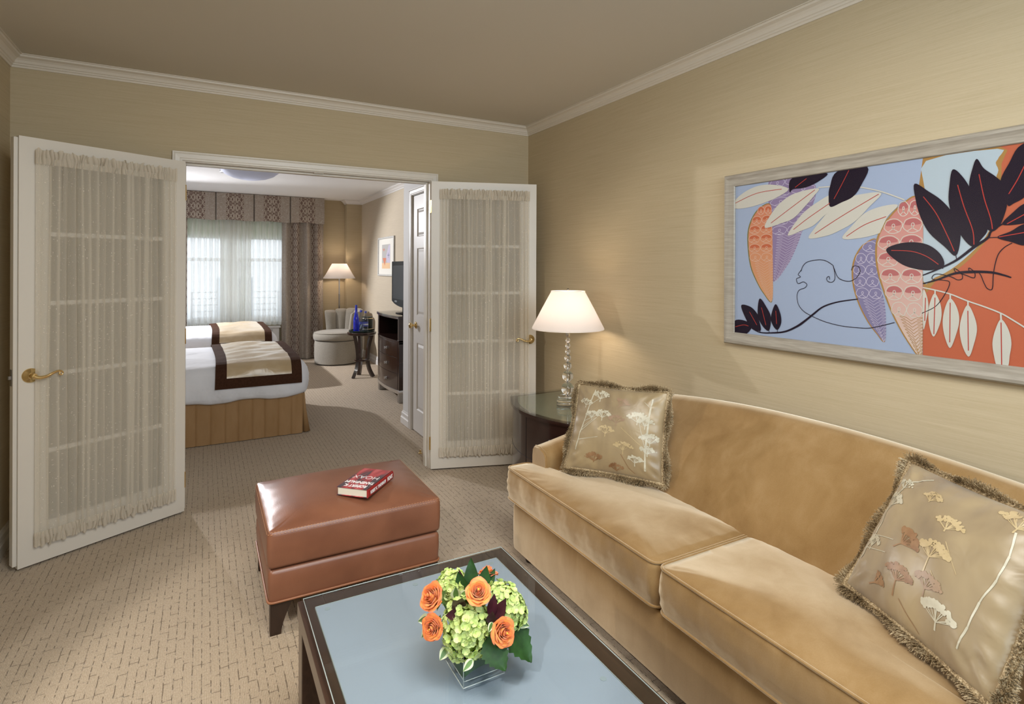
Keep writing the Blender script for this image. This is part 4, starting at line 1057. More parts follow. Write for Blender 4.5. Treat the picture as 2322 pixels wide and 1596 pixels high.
# ------------------------------------------------------------------ ottoman
OT = empty('ottoman', (-1.65, -1.165, 0), 0, 'brown leather ottoman with a book on it', 'ottoman')
def rr_outline(hx, hy, r, step=.02): return resample(round_poly([(-hx, -hy, 0), (hx, -hy, 0), (hx, hy, 0), (-hx, hy, 0)], r, 6), step)
bm = bmesh.new(); P = rr_outline(.350, .290, .022); N = normals2d(P); rings = []
for o, z in ((-.02, .128), (-.002, .130), (.0, .145), (.003, .19), (.002, .238), (-.004, .250), (-.016, .256)): rings.append([p + n * o + Vector((0, 0, z)) for p, n in zip(P, N)])
loft(bm, rings); mesh_obj('base', bm, MAT['leather'], OT, True, angle=60)
bm = bmesh.new(); tube(bm, [p + n * .002 + Vector((0, 0, .131)) for p, n in zip(P, N)], .0045, 8, closed=True); mesh_obj('piping', bm, MAT['leather_piping'], OT, True)
bm = bmesh.new(); P = rr_outline(.353, .293, .022, .018); N = normals2d(P); rings = []
ql = random.Random(3)
for o, z in ((-.016, .258), (-.002, .264), (.002, .275), (.004, .33), (.003, .385), (-.001, .400), (-.006, .405)): rings.append([p + n * o + Vector((0, 0, z)) for p, n in zip(P, N)])
for k in range(1, 15):
    f = k / 14.4; hz = .046 * (1 - (1 - min(1, f)) ** 2.4)
    rings.append([p * (1 - f) * 1 + n * -.006 * (1 - f) + Vector((0, 0, .405 + .047 * max(0, 1 - abs(p.x * (1 - f) / .349) ** 3.2) ** .85 * max(0, 1 - abs(p.y * (1 - f) / .289) ** 3.2) ** .85 + .0016 * sin(i * 1.1) * max(0, 1 - 5 * f))) for i, (p, n) in enumerate(zip(P, N))])
loft(bm, rings); mesh_obj('cushion', bm, MAT['leather'], OT, True, angle=60)
bm = bmesh.new()
for o, z in ((-.0035, .4035), (.003, .396)):
    pts = [p + n * o + Vector((0, 0, z)) for p, n in zip(P, N)]; pts = resample(pts, .0055)
    for i in range(0, len(pts) - 1, 2): tube(bm, [pts[i], pts[i + 1]], .0009, 4)
mesh_obj('stitching', bm, MAT['stitch'], OT)
for sx in (-1, 1):
    for sy in (-1, 1):
        bm = bmesh.new(); rings = []
        for z in (0, .02, .045, .07, .095, .127):
            k = (z / .127) ** 1.6; wx = .034 + .020 * k * (1 if sx else 1); wy = .034 + .018 * k
            x0 = sx * .344; x1 = x0 - sx * (.040 + .045 * k); y0 = sy * .284; y1 = y0 - sy * (.036 + .012 * k)
            rings.append([Vector((x0, y0, z)), Vector((x1, y0, z)), Vector((x1, y1, z)), Vector((x0, y1, z))])
        loft(bm, rings); mesh_obj('leg', bm, MAT['dark_leg_wood'], OT)

# ------------------------------------------------------------------ hardcover book
BK = empty('book', (-1.586, -1.284, .4508), 2.389, 'red and black hardcover book lying on the leather ottoman', 'book')
# local frame: +x towards the fore edge, +y towards the foot of the page block (title reads upside down from the camera)
bw, bh, bt = .148, .232, .036
bm = bmesh.new()
box(bm, -bw / 2, bw / 2, -bh / 2, bh / 2, 0, .0028, .0008); box(bm, -bw / 2, bw / 2, -bh / 2, bh / 2, bt - .0028, bt, .0008)
mesh_obj('cover', bm, MAT['book_cover'], BK)
bm = bmesh.new(); rings = []
for k in range(9):
    a = pi / 2 + pi * k / 8
    x = -bw / 2 + .005 * cos(a); rings.append((x, bt / 2 - (bt / 2) * -sin(a) if False else bt / 2 + (bt / 2) * sin(a)))
R = [[Vector((x, y, z)) for x, z in rings] + [Vector((-bw / 2 + .004, y, .0)), Vector((-bw / 2 + .004, y, bt))] for y in (-bh / 2, bh / 2)]
loft(bm, R); mesh_obj('spine', bm, MAT['book_spine_red'], BK, label='red spine with white lettering')
bm = bmesh.new(); box(bm, -bw / 2 + .004, bw / 2 - .005, -bh / 2 + .004, bh / 2 - .004, .0028, bt - .0028); mesh_obj('pages', bm, MAT['page_paper'], BK)
def text(name, s, size, loc, rot, mat, parent, ex=.0002, sx=1.0, bold=0.0):
    cu = bpy.data.curves.new(name, 'FONT'); cu.body = s; cu.size = size; cu.extrude = ex; cu.align_x = 'CENTER'; cu.align_y = 'CENTER'; cu.offset = bold
    o = bpy.data.objects.new(name, cu); COL.objects.link(o)
    dg = bpy.context.evaluated_depsgraph_get(); me = bpy.data.meshes.new_from_object(o.evaluated_get(dg)); bpy.data.objects.remove(o)
    me.materials.clear(); me.materials.append(mat); o = bpy.data.objects.new(name, me); COL.objects.link(o); o.location = loc; o.rotation_euler = rot; o.scale = (sx, 1, 1); o.parent = parent
    return o
text('title', 'HOAX', .047, (.002, -.012, bt + .0003), (0, 0, 0), MAT['print_white'], BK, bold=-.0005, sx=.92)
text('author', 'ROBERT K.', .034, (.000, .088, bt + .0003), (0, 0, 0), MAT['print_white'], BK, bold=.0012, sx=.66)
text('author', 'TANENBAUM', .034, (.000, .048, bt + .0003), (0, 0, 0), MAT['print_white'], BK, bold=.0012, sx=.66)
text('spine_lettering', 'ROBERT K. TANENBAUM', .020, (-bw / 2 - .0052,   .030, bt / 2), (pi / 2, 0, -pi / 2), MAT['print_white'], BK, bold=.0006, sx=.62)
text('spine_title', 'HOAX', .024, (-bw / 2 - .0052, -.080, bt / 2), (pi / 2, 0, -pi / 2), MAT['print_white'], BK, bold=.0012, sx=.70)

# ------------------------------------------------------------------ coffee table
CT = empty('coffee_table', (-1.63, -2.72, 0), 0, 'dark wood coffee table with frosted glass top', 'table')
tx0, tx1, ty0, ty1 = -1.975, -1.285, -3.42, -2.030
def TB(x0, x1, y0, y1, z0, z1, bev, bm): box(bm, x0 + 1.63, x1 + 1.63, y0 + 2.72, y1 + 2.72, z0, z1, bev)
bm = bmesh.new(); w_ = .072
TB(tx0, tx0 + w_, ty0, ty1, .385, .434, .002, bm); TB(tx1 - w_, tx1, ty0, ty1, .385, .434, .002, bm)
TB(tx0 + w_, tx1 - w_, ty1 - w_, ty1, .385, .434, .002, bm); TB(tx0 + w_, tx1 - w_, ty0, ty0 + w_, .385, .434, .002, bm)
mesh_obj('frame', bm, MAT['table_wood'], CT)
bm = bmesh.new(); TB(-1.934, -1.345, -3.36, -2.094, .4342, .4395, .0008, bm); mesh_obj('frosted_panel', bm, MAT['frosted_panel'], CT)
bm = bmesh.new(); TB(-1.934, -1.345, -2.0938, -2.0925, .4342, .4405, 0, bm); TB(-1.9355, -1.9345, -3.36, -2.094, .4342, .4405, 0, bm); TB(-1.3448, -1.3436, -3.36, -2.094, .4342, .4405, 0, bm)
mesh_obj('panel_edge', bm, MAT['glass_edge'], CT)
bm = bmesh.new(); TB(-1.961, -1.302, -3.40, -2.046, .4405, .4500, .0015, bm); mesh_obj('glass_top', bm, MAT['tabletop_glass'], CT)
bm = bmesh.new()
for (a, b) in ((-1.961, -3.40), (-1.302, -3.40), (-1.302, -2.046), (-1.961, -2.046)): pass
cs = [Vector((-1.961 + 1.63, -3.40 + 2.72, .4462)), Vector((-1.302 + 1.63, -3.40 + 2.72, .4462)), Vector((-1.302 + 1.63, -2.046 + 2.72, .4462)), Vector((-1.961 + 1.63, -2.046 + 2.72, .4462))]
tube(bm, resample(cs, .2), .0014, 6, closed=True); mesh_obj('glass_rim', bm, MAT['glass_edge'], CT, True)
for x, y in ((-1.905, -2.118), (-1.375, -2.118), (-1.375, -2.72), (-1.905, -2.72), (-1.64, -2.118)):
    bm = bmesh.new(); lathe(bm, [(.008, .4397), (.008, .4403)], (x + 1.63, y + 2.72, 0), 20); mesh_obj('bumper', bm, MAT['rubber_dot'], CT)
for x in (tx0 + .036, tx1 - .036):
    for y in (ty0 + .036, ty1 - .036):
        bm = bmesh.new(); TB(x - .033, x + .033, y - .033, y + .033, 0, .385, .003, bm); mesh_obj('leg', bm, MAT['table_wood'], CT)
bm = bmesh.new(); TB(tx0 + .07, tx1 - .07, ty0 + .02, ty1 - .02, .13, .155, .003, bm); mesh_obj('shelf', bm, MAT['table_wood'], CT)

# ------------------------------------------------------------------ glass cube vase with flowers
VX, VY, VZ = -1.637, -2.550, .4503
VA = empty('vase', (VX, VY, VZ), 0, 'square clear glass vase on the coffee table', 'vase')
bm = bmesh.new(); h = .054; t = .005; H = .108
def sq(s, z): return [Vector((s, s, z)), Vector((-s, s, z)), Vector((-s, -s, z)), Vector((s, -s, z))]
loft(bm, [sq(h, 0), sq(h, H), sq(h - t, H), sq(h - t, .012)], True, True, True); mesh_obj('glass_body', bm, MAT['vase_glass'], VA)
bm = bmesh.new()
for a, b in ((h, h), (-h, h), (-h, -h), (h, -h)): tube(bm, [Vector((a * .985, b * .985, .002)), Vector((a * .985, b * .985, H))], .0010, 6)
tube(bm, [p * 1.0 for p in resample([Vector((h * .99, h * .99, .0015)), Vector((-h * .99, h * .99, .0015)), Vector((-h * .99, -h * .99, .0015)), Vector((h * .99, -h * .99, .0015))], .03)], .0014, 6, closed=True)
tube(bm, [p * 1.0 for p in resample([Vector((h * .9, h * .9, .0125)), Vector((-h * .9, h * .9, .0125)), Vector((-h * .9, -h * .9, .0125)), Vector((h * .9, -h * .9, .0125))], .03)], .0010, 6, closed=True)
mesh_obj('glass_edges', bm, MAT['glass_edge'], VA, True)
bm = bmesh.new(); s_ = h - t - .001
for k in range(4):   # broad leaf wrapped inside the glass
    a = k * pi / 2; M = Matrix.Rotation(a, 4, 'Z')
    V = grid(bm, lambda u, v, k=k: M @ Vector((s_ * (2 * u - 1), -s_ + .0006, .022 + .012 * sin(3 * u + k) + (H - .022 - .012 * sin(3 * u + k)) * v)), 8, 4)
mesh_obj('leaf_lining', bm, MAT['leaf_green'], VA, True)

def frame_of(d):
    d = Vector(d).normalized(); a = Vector((0, 0, 1)) if abs(d.z) < .95 else Vector((1, 0, 0))
    x = a.cross(d).normalized(); y = d.cross(x); return Matrix((x, y, d)).transposed()
ROOT_PT = Vector((0, 0, -.06))
def flower_empty(name, pos, d, label, cat, group=None):
    o = empty(name, (VX + pos[0], VY + pos[1], VZ + pos[2]), 0, label, cat, group)
    o.rotation_euler = frame_of(d).to_euler(); return o
def add_stem(root, pos, d, L=None):
    # stem from the bloom down to the foot of the vase
    M = frame_of(d).inverted(); p = Vector(pos); foot = Vector((max(-.03, min(.03, pos[0] * .25)), max(-.03, min(.03, pos[1] * .25)), .02))
    mid_ = p * .45 + foot * .55; mid_.z = (p.z + foot.z) / 2 - .01
    if abs(mid_.x) > .04: mid_.x = .04 * (1 if mid_.x > 0 else -1)
    if abs(mid_.y) > .04: mid_.y = .04 * (1 if mid_.y > 0 else -1)
    pts = [M @ (q - p) for q in spline([p, p - Vector(d).normalized() * .02, mid_, foot], 5)]
    bm = bmesh.new(); tube(bm, pts, .0022, 6); mesh_obj('stem', bm, MAT['stem_green'], root, True)

def rose(pos, d, R, label, seed, opened=1.0):
    root = flower_empty('rose', pos, d, label, 'flower', 'orange roses in the glass vase')
    q = random.Random(seed); bm = bmesh.new(); lay = bm.loops.layers.uv.verify()
    nwh = 7
    for w in range(nwh):
        f = w / (nwh - 1); npet = (2, 3, 3, 4, 5, 5, 5)[w]; r0 = R * (.10 + .62 * f); Hh = R * (1.25 - .42 * f); lip = R * (.06 + .34 * f * f) * opened
        for k in range(npet):
            a0 = 2 * pi * k / npet + w * .9 + q.uniform(-.2, .2); half = pi / npet * (1.28 if w else 1.5); dz = q.uniform(-.05, .05) * R; rl = q.uniform(.8, 1.2)
            nu, nv = 9, 7
            def fn(u, v):
                a = a0 + (2 * u - 1) * half; e = abs(2 * u - 1)
                rad = r0 * (.35 + .65 * sin(min(1, v * 1.25) * pi / 2)) + .006 * R * w * (u - .5)
                top = Hh * (1 - .30 * e ** 2.2)
                z = -R * .35 + (top + R * .35) * v + dz * v
                c = max(0, (v - .72) / .28)
                rad += lip * rl * c * c * (1 - .35 * e); z -= lip * .55 * c ** 2 * (1 if w > 1 else .2)
                rad += R * .015 * sin(u * 17 + w) * c
                return Vector((rad * cos(a), rad * sin(a), z))
            grid(bm, fn, nu, nv, uv=lambda u, v: (u, v))
    # centre bud
    lathe(bm, [(R * .02, -R * .2), (R * .10, R * .4), (R * .09, R * 1.0), (R * .03, R * 1.16), (.0001, R * 1.1)], (0, 0, 0), 12)
    mesh_obj('bloom', bm, MAT['rose_petal'], root, True)
    bm = bmesh.new()
    for k in range(5): leafshape(bm, Vector((0, 0, -R * .42)), Vector((cos(k * 1.256), sin(k * 1.256), .1)), R * .75, R * .2, Vector((0, 0, 1)), 0, 0)
    mesh_obj('sepals', bm, MAT['leaf_light'], root, True)
    add_stem(root, pos, d); return root

def leafshape(bm, base, dirv, L, W, nrm, curl=.3, teeth=0, fold=.15, mi=0, edge=None):
    dirv = Vector(dirv).normalized(); nrm = Vector(nrm); side = dirv.cross(nrm).normalized(); up = side.cross(dirv).normalized()
    n = 14; V = []
    for i in range(n + 1):
        f = i / n; w = W * (sin(pi * min(1, f ** .75)) ** .85) * (1 - .15 * f) if 0 < f < 1 else 0.0004
        if teeth: w *= 1 + teeth * (i % 2 - .5)
        c = base + dirv * L * f * (1 - curl * .15 * f) - up * curl * L * f * f * .5
        row = [c + side * w * s + up * (abs(s) * W * fold) for s in (-1, -.5, 0, .5, 1)]
        V.append([bm.verts.new(p) for p in row])
    for a, b in zip(V[:-1], V[1:]):
        for j in range(4): bm.faces.new((a[j], a[j + 1], b[j + 1], b[j])).material_index = mi if edge is None or 0 < j < 3 else edge

def hydrangea(pos, d, R, label, seed, n=95, sq_=(1, 1, 1)):
    n = int(n * 1.55)
    root = flower_empty('hydrangea', pos, d, label, 'flower', 'green hydrangeas in the glass vase')
    q = random.Random(seed)
    bm = bmesh.new(); lathe(bm, [(R * .78 * sin(pi * i / 12), R * .78 * -cos(pi * i / 12)) for i in range(13)], (0, 0, 0), 20, sx=sq_[0], sy=sq_[1])
    mesh_obj('core', bm, MAT['hydrangea_core'], root, True)
    bm = bmesh.new(); i = 0
    for k in range(n):
        zz = 1 - 2 * (k + .5) / n
        if zz < -.62: continue
        a = k * 2.39996; rr = sqrt(1 - zz * zz); dv = Vector((rr * cos(a) + q.uniform(-.06, .06), rr * sin(a) + q.uniform(-.06, .06), zz)).normalized()
        c = Vector((dv.x * sq_[0], dv.y * sq_[1], dv.z * sq_[2])) * R * q.uniform(.86, 1.12)
        M = frame_of(dv + Vector((q.uniform(-.35, .35), q.uniform(-.35, .35), q.uniform(-.2, .35)))); ps = q.uniform(.0070, .0105); cup = q.uniform(.3, 1.1); r0 = q.uniform(0, 1.5)
        for p in range(4):
            t = r0 + p * pi / 2; ca, sa = cos(t), sin(t)
            rows = []
            for f, w, h in ((0, .08, 0), (.45, .62, .12), (.8, .62, .30), (1.0, .30, .5)):
                rows.append([c + M @ Vector(((f * ca - s * w * sa) * ps, (f * sa + s * w * ca) * ps, (h * cup + (.10 if s else 0) * f) * ps)) for s in (-1, 0, 1)])
            V = [[bm.verts.new(x) for x in r] for r in rows]
            for a_, b_ in zip(V[:-1], V[1:]):
                for j in range(2): bm.faces.new((a_[j], a_[j + 1], b_[j + 1], b_[j]))
        for p in range(2):   # tiny buds between the florets
            e = Vector((q.gauss(0, 1), q.gauss(0, 1), q.gauss(0, 1))).normalized() * .004; cc = c + e - dv * .003
            vs = [bm.verts.new(cc + Vector(o) * .0018) for o in ((1, 0, 0), (0, 1, 0), (-1, 0, 0), (0, -1, 0), (0, 0, 1), (0, 0, -1))]
            for (x, y, z) in ((0, 1, 4), (1, 2, 4), (2, 3, 4), (3, 0, 4), (1, 0, 5), (2, 1, 5), (3, 2, 5), (0, 3, 5)): bm.faces.new((vs[x], vs[y], vs[z])).material_index = 1
    mesh_obj('floret_cluster', bm, [MAT['hydrangea_petal'], MAT['hydrangea_core']], root, True)
    add_stem(root, pos, d); return root

tc_ = Vector((-.36, -.77, .52))
rose((-.008, -.035, .196), (-.22, -.55, .8), .030, 'orange rose at the top centre of the bouquet', 1)
rose((-.088, .030, .178), (-.75, -.25, .55), .033, 'large orange rose at the upper left of the bouquet', 2, .8)
rose((-.102, .000, .134), (-.75, -.62, .2), .028, 'small orange rose at the lower left of the bouquet', 3)
rose((.022, -.088, .132), (.12, -.92, .32), .031, 'orange rose low at the right front of the bouquet', 4)
rose((.055, .042, .180), (.2, .3, .9), .026, 'orange rose half hidden behind the leaves at the back', 5)
rose((.092, -.005, .150), (.8, .25, .5), .022, 'orange rose peeking out behind the right hydrangea', 6)
hydrangea((-.030, -.022, .118), (-.36, -.70, .5), .056, 'large green hydrangea head at the front of the bouquet', 1, 170, (1.0, 1.12, .95))
hydrangea((.068, -.030, .146), (.45, -.45, .65), .042, 'green hydrangea head at the right of the bouquet', 2, 120, (.95, 1.35, 1.0))
hydrangea((-.030, .065, .172), (-.35, .25, .8), .036, 'pale green hydrangea head at the back left', 3, 90)
def sprig(pos, d, label, leaves, mat, edge=None, seed=1, group='leaf sprigs in the bouquet'):
    root = flower_empty('leaf_sprig', pos, d, label, 'leaf', group); M = frame_of(d).inverted()
    for (b, dv, L, W, nv, curl, teeth) in leaves:
        bm = bmesh.new(); leafshape(bm, M @ (Vector(b) - Vector(pos)), M @ Vector(dv), L, W, M @ Vector(nv), curl, teeth, .12, 0, 1 if edge else None)
        mesh_obj('leaf', bm, [MAT[mat]] + ([MAT[edge]] if edge else []), root, True)
    add_stem(root, pos, d); return root
CN = (-.36, -.77, .52)
sprig((.004, .025, .170), (.1, .2, .95), 'dark green pointed leaves standing at the top of the bouquet',
      [((.000, .020, .165), (.12, .30, .9), .085, .020, CN, .1, 0), ((-.018, .025, .165), (-.15, .25, .9), .060, .017, CN, .1, 0), ((.024, .015, .165), (.30, .15, .85), .065, .018, CN, .1, 0), ((.036, .020, .160), (.5, .1, .8), .062, .014, CN, .1, 0), ((-.005, .0, .165), (.0, -.1, 1), .055, .018, CN, .1, 0)], 'leaf_green')
sprig((.060, -.045, .105), (.6, -.6, .2), 'large toothed leaf hanging at the right of the vase',
      [((.058, -.045, .122), (.30, -.45, -.50), .112, .042, (.2, -.75, .6), .25, .22)], 'leaf_green', None)
sprig((-.002, -.080, .100), (.1, -.8, .1), 'toothed leaf hanging over the front rim of the vase',
      [((-.005, -.078, .118), (.20, -.62, -.45), .080, .034, (-.2, -.6, .7), .35, .22)], 'leaf_green')
sprig((.014, -.060, .150), (-.1, -.6, .7), 'burgundy pointed leaves beside the centre rose',
      [((.016, -.055, .150), (.12, -.1, .9), .055, .013, CN, .1, 0), ((.024, -.060, .140), (.35, -.2, .8), .060, .015, CN, .1, 0), ((.010, -.066, .140), (-.1, -.4, .8), .045, .013, CN, .1, 0)], 'leaf_burgundy')
sprig((-.060, -.010, .155), (-.4, -.4, .8), 'burgundy pointed leaves between the left roses',
      [((-.050, -.015, .165), (-.35, -.3, .6), .045, .013, CN, .1, 0), ((-.045, -.018, .172), (-.1, -.35, .5), .040, .013, CN, .1, 0), ((-.052, -.020, .155), (-.65, -.2, .25), .042, .012, CN, .1, 0), ((-.010, .03, .170), (-.25, .2, .95), .060, .008, CN, .1, 0)], 'leaf_burgundy')
sprig((-.048, .012, .165), (-.3, 0, .9), 'variegated light green leaves at the upper left',
      [((-.045, .012, .175), (-.1, -.2, .7), .034, .014, CN, .2, 0), ((-.036, .010, .172), (.4, -.3, .6), .032, .011, CN, .2, 0), ((-.105, .030, .135), (-.9, .1, -.05), .030, .013, CN, .3, 0), ((-.110, .02, .120), (-.7, -.3, -.4), .028, .011, CN, .3, 0)], 'leaf_light', 'leaf_edge')
sprig((.085, -.040, .120), (.8, -.3, .1), 'variegated small leaves at the right edge of the bouquet',
      [((.088, -.045, .130), (.8, -.5, .2), .034, .014, CN, .2, 0), ((.090, -.050, .115), (.7, -.6, -.3), .034, .013, CN, .2, 0), ((.005, -.085, .155), (-.5, -.6, .0), .036, .007, CN, .1, 0), ((-.045, -.085, .085), (-.8, -.4, -.2), .034, .010, CN, .2, 0), ((-.080, -.020, .085), (-.7, -.3, -.5), .030, .012, CN, .2, 0)], 'leaf_light', 'leaf_edge')

# ------------------------------------------------------------------ bedroom: beds
def make_bed(y0, label, group, first=True):
    B = empty('bed', (-2.46, y0 + .68, 0), 0, label, 'bed', group)
    ox, oy = -2.46, y0 + .68
    xh, xf, wy = -3.47, -1.47, .675
    bm = bmesh.new(); P = rr_outline_xy(xh - ox, xf - ox, -wy, wy, .03, .0095)
    N = normals2d(P); rings = []
    per = 0; D = []
    for i, p in enumerate(P): D.append(per); per += (P[(i + 1) % len(P)] - p).length
    def pl(d):
        k = (d % .101) / .101
        return -.007 if k < .05 or k > .95 else .0015 * sin(pi * k)
    for z in (.006, .03, .17, .34, .36):
        rings.append([p + n * (pl(D[i]) * (1 if z < .33 else .7) + .004 * sin(D[i] * 6) * (1 - z / .36)) + Vector((0, 0, z)) for i, (p, n) in enumerate(zip(P, N))])
    loft(bm, rings); sk = mesh_obj('bed_skirt', bm, MAT['skirt_fabric'], B, True, angle=40)
    bm = bmesh.new()   # loose corner flap
    R = []
    for z, o in ((.34, 0), (.2, .012), (.008, .045)): R.append([Vector((xf - ox + .004 + o * .4, -wy + .02 - o * .2, z)), Vector((xf - ox + .016 + o, -wy + .03 , z)), Vector((xf - ox + .020 + o, -wy + .075 + o, z)), Vector((xf - ox + .003, -wy + .13 + o, z)), Vector((xf - ox - .01, -wy + .06, z))])
    loft(bm, R); mesh_obj('skirt_flap', bm, MAT['skirt_fabric'], B, True)
    q = random.Random(int(y0 * 10) + 2); ph = [q.uniform(0, 6) for _ in range(8)]
    bm = bmesh.new(); P = rr_outline_xy(xh - ox, xf - ox + .035, -wy - .035, wy + .035, .14, .03); N = normals2d(P); rings = []
    n_ = len(P)
    for o, z in ((-.05, .350), (-.012, .338), (.004, .350), (.016, .38), (.022, .44), (.020, .50), (.008, .56), (-.018, .598), (-.06, .620), (-.12, .630)):
        rings.append([p + n * (o + .007 * sin(i * .55 + ph[0]) * (1 if .345 < z < .58 else .3) + .005 * sin(i * 1.3 + z * 22 + ph[1]) * (1 if z < .6 else 0)) + Vector((0, 0, z + (.010 * sin(i * .42 + ph[2]) if z < .37 else 0))) for i, (p, n) in enumerate(zip(P, N))])
    for k in range(1, 10):
        f = k / 9.6; rings.append([(p + n * -.12) * (1 - f) + Vector((0, 0, .630 + .012 * sin(pi * min(1, f)) + .004 * sin(p.x * (1 - f) * 14 + ph[3]) + .004 * sin(p.y * (1 - f) * 11 + ph[4]))) for p, n in zip(P, N)])
    loft(bm, rings); mesh_obj('duvet', bm, MAT['duvet_cotton'], B, True)
    bm = bmesh.new(); box(bm, xh - .07 - ox, xh - .005 - ox, -.70, .70, .05, 1.15, .02); mesh_obj('headboard', bm, MAT['espresso_wood'], B)
    for yy in (-.35, .35):
        bm = bmesh.new()
        grid(bm, lambda u, v, yy=yy: Vector((xh + .26 - ox + .22 * (2 * u - 1), yy + .32 * (2 * v - 1), .66 + .085 * (max(0, 1 - (2 * u - 1) ** 2) * max(0, 1 - (2 * v - 1) ** 2)) ** .5)), 16, 20)
        grid(bm, lambda u, v, yy=yy: Vector((xh + .26 - ox + .22 * (2 * u - 1), yy + .32 * (2 * v - 1), .66 - .02 * (max(0, 1 - (2 * u - 1) ** 2) * max(0, 1 - (2 * v - 1) ** 2)) ** .5)), 8, 10)
        mesh_obj('bed_pillow', bm, MAT['duvet_cotton'], B, True)
    return B
def rr_outline_xy(x0, x1, y0, y1, r, step): return resample(round_poly([(x0, y0, 0), (x1, y0, 0), (x1, y1, 0), (x0, y1, 0)], r, 6), step)
BEDY = (1.305, 3.70)
make_bed(BEDY[0], 'near bed with white duvet and pleated tan skirt', 'beds in the bedroom')
make_bed(BEDY[1], 'far bed with white duvet, nearest the window', 'beds in the bedroom')
def make_runner(y0, label, seed):
    x0, x1 = -2.150, -1.492; ox, oy = -1.82, y0 + .68
    R = empty('bed_runner', (ox, oy, .60), 0, label, 'throw', 'satin runners across the beds')
    q = random.Random(seed); ph = [q.uniform(0, 6) for _ in range(8)]
    # cross-section over the bed in (y, z), then wrinkles
    w = .71; sec = [(-w - .042, .455), (-w - .040, .50), (-w - .030, .55), (-w - .008, .60), (-w + .035, .638), (-w + .10, .652)]
    sec += [(-.45, .658), (-.2, .660), (0, .661), (.2, .660), (.45, .658)] + [(-a, b) for a, b in reversed(sec[:6])]
    cum = [0]
    for a, b in zip(sec[:-1], sec[1:]): cum.append(cum[-1] + sqrt((a[0] - b[0]) ** 2 + (a[1] - b[1]) ** 2))
    T = cum[-1]
    def pos(u, v, lift=0):
        d = v * T
        for i in range(len(sec) - 1):
            if d <= cum[i + 1] + 1e-9: break
        f = (d - cum[i]) / (cum[i + 1] - cum[i]); y = sec[i][0] * (1 - f) + sec[i + 1][0] * f; z = sec[i][1] * (1 - f) + sec[i + 1][1] * f
        ny, nz = -(sec[i + 1][1] - sec[i][1]), (sec[i + 1][0] - sec[i][0]); L = sqrt(ny * ny + nz * nz) or 1; ny, nz = ny / L, nz / L
        e = sin(pi * u) * min(1, v * 8, (1 - v) * 8)
        k = .011 * sin(pi * u) * sin(pi * v) + e * (.0065 * sin(7 * u + 3 * sin(9 * v + ph[1]) + ph[0]) + .005 * sin(16 * v * T + 5 * u + ph[2]) + .004 * sin(33 * v * T - 9 * u + ph[3])) + lift
        xx = x0 + (x1 - x0) * u + .012 * sin(5 * v + ph[4]) * (1 - u)
        return Vector((xx - ox, y + ny * k, z + nz * k - .60))
    bw_ = .082
    u0, v0 = bw_ / (x1 - x0), bw_ / T
    bm = bmesh.new(); grid(bm, lambda u, v: pos(u0 + u * (1 - 2 * u0), v0 + v * (1 - 2 * v0), .003), 36, 110); mesh_obj('satin_panel', bm, MAT['runner_satin'], R, True)
    bm = bmesh.new()
    grid(bm, lambda u, v: pos(u * u0, v, .0), 4, 110); grid(bm, lambda u, v: pos(1 - u0 + u * u0, v, .0), 4, 110)
    grid(bm, lambda u, v: pos(u0 + u * (1 - 2 * u0), v * v0, .0), 36, 5); grid(bm, lambda u, v: pos(u0 + u * (1 - 2 * u0), 1 - v0 + v * v0, .0), 36, 5)
    ob = mesh_obj('border', bm, MAT['runner_border'], R, True)
    return R
make_runner(BEDY[0], 'gold satin bed runner with brown border on the near bed', 4)
make_runner(BEDY[1], 'gold satin bed runner with brown border on the far bed', 9)

# ------------------------------------------------------------------ window dressing
VAL = empty('valance', (-1.84, 5.47, 2.12), 0, 'brown and beige damask box-pleated valance over the window', 'valance')
bm = bmesh.new(); xs = []
pl_ = [-3.088, -2.584, -2.081, -1.575, -1.068]; xa, xb = -3.12, -.566
def vy(x, v):
    y = -.075
    for p in pl_:
        d = abs(x - p)
        if d < .010: y += .035 * (1 - d / .010)
        elif d < .10: y -= .010 * (1 - v) * (1 - (d - .01) / .09)
    return y
X = []
x = xa
while x < xb: X.append(x); x += .0055
X.append(xb); nx = len(X) - 1
grid(bm, lambda u, v: Vector((X[int(round(u * nx))] + 1.84, vy(X[int(round(u * nx))], v), .395 * v + (.006 * sin(X[int(round(u * nx))] * 12.5) * (1 - v)))), nx, 6, uv=lambda u, v: (X[int(round(u * nx))], v * .4))
grid(bm, lambda u, v: Vector((xb + 1.84, -.075 + .15 * u, .395 * v)), 4, 4, uv=lambda u, v: (xb + .1 * u, v * .4))
box(bm, xa + 1.84, xb + 1.84, -.07, .13, .395, .399)
mesh_obj('pleated_face', bm, MAT['valance_damask'], VAL, True, angle=35)
def drape(name, x0, x1, label, seed, u0, folds):
    q = random.Random(seed); D = empty(name, ((x0 + x1) / 2, 5.46, 0), 0, label, 'curtain', 'damask drapes at the bedroom window'); cx = (x0 + x1) / 2
    ph = [q.uniform(-.4, .4) for _ in range(folds + 2)]; am = [q.uniform(.7, 1.25) for _ in range(folds + 2)]
    def fn(u, v):
        k = u * folds; i = int(min(folds - 1, k)); f = k - i
        A = (am[i] * (1 - f) + am[i + 1] * f) * .040
        return Vector((x0 + (x1 - x0) * (u + .012 * sin(2 * pi * k + 1.5)) - cx, A * cos(2 * pi * (k + ph[1] * .2 * v)) - .01, .012 + 2.33 * v))
    bm = bmesh.new(); grid(bm, fn, 170, 14, uv=lambda u, v: (u0 + u * (x1 - x0) * 1.65, v * 2.33)); mesh_obj('drape_cloth', bm, MAT['drape_damask'], D, True)
    bm = bmesh.new(); tube(bm, [Vector((x0 - cx, .0, 2.345)), Vector((x1 - cx, .0, 2.345))], .010, 8); mesh_obj('curtain_track', bm, MAT['trim_paint_white'], D, True)
drape('window_drape', -1.185, -.572, 'brown damask drape at the right of the window', 2, 0.02, 4)
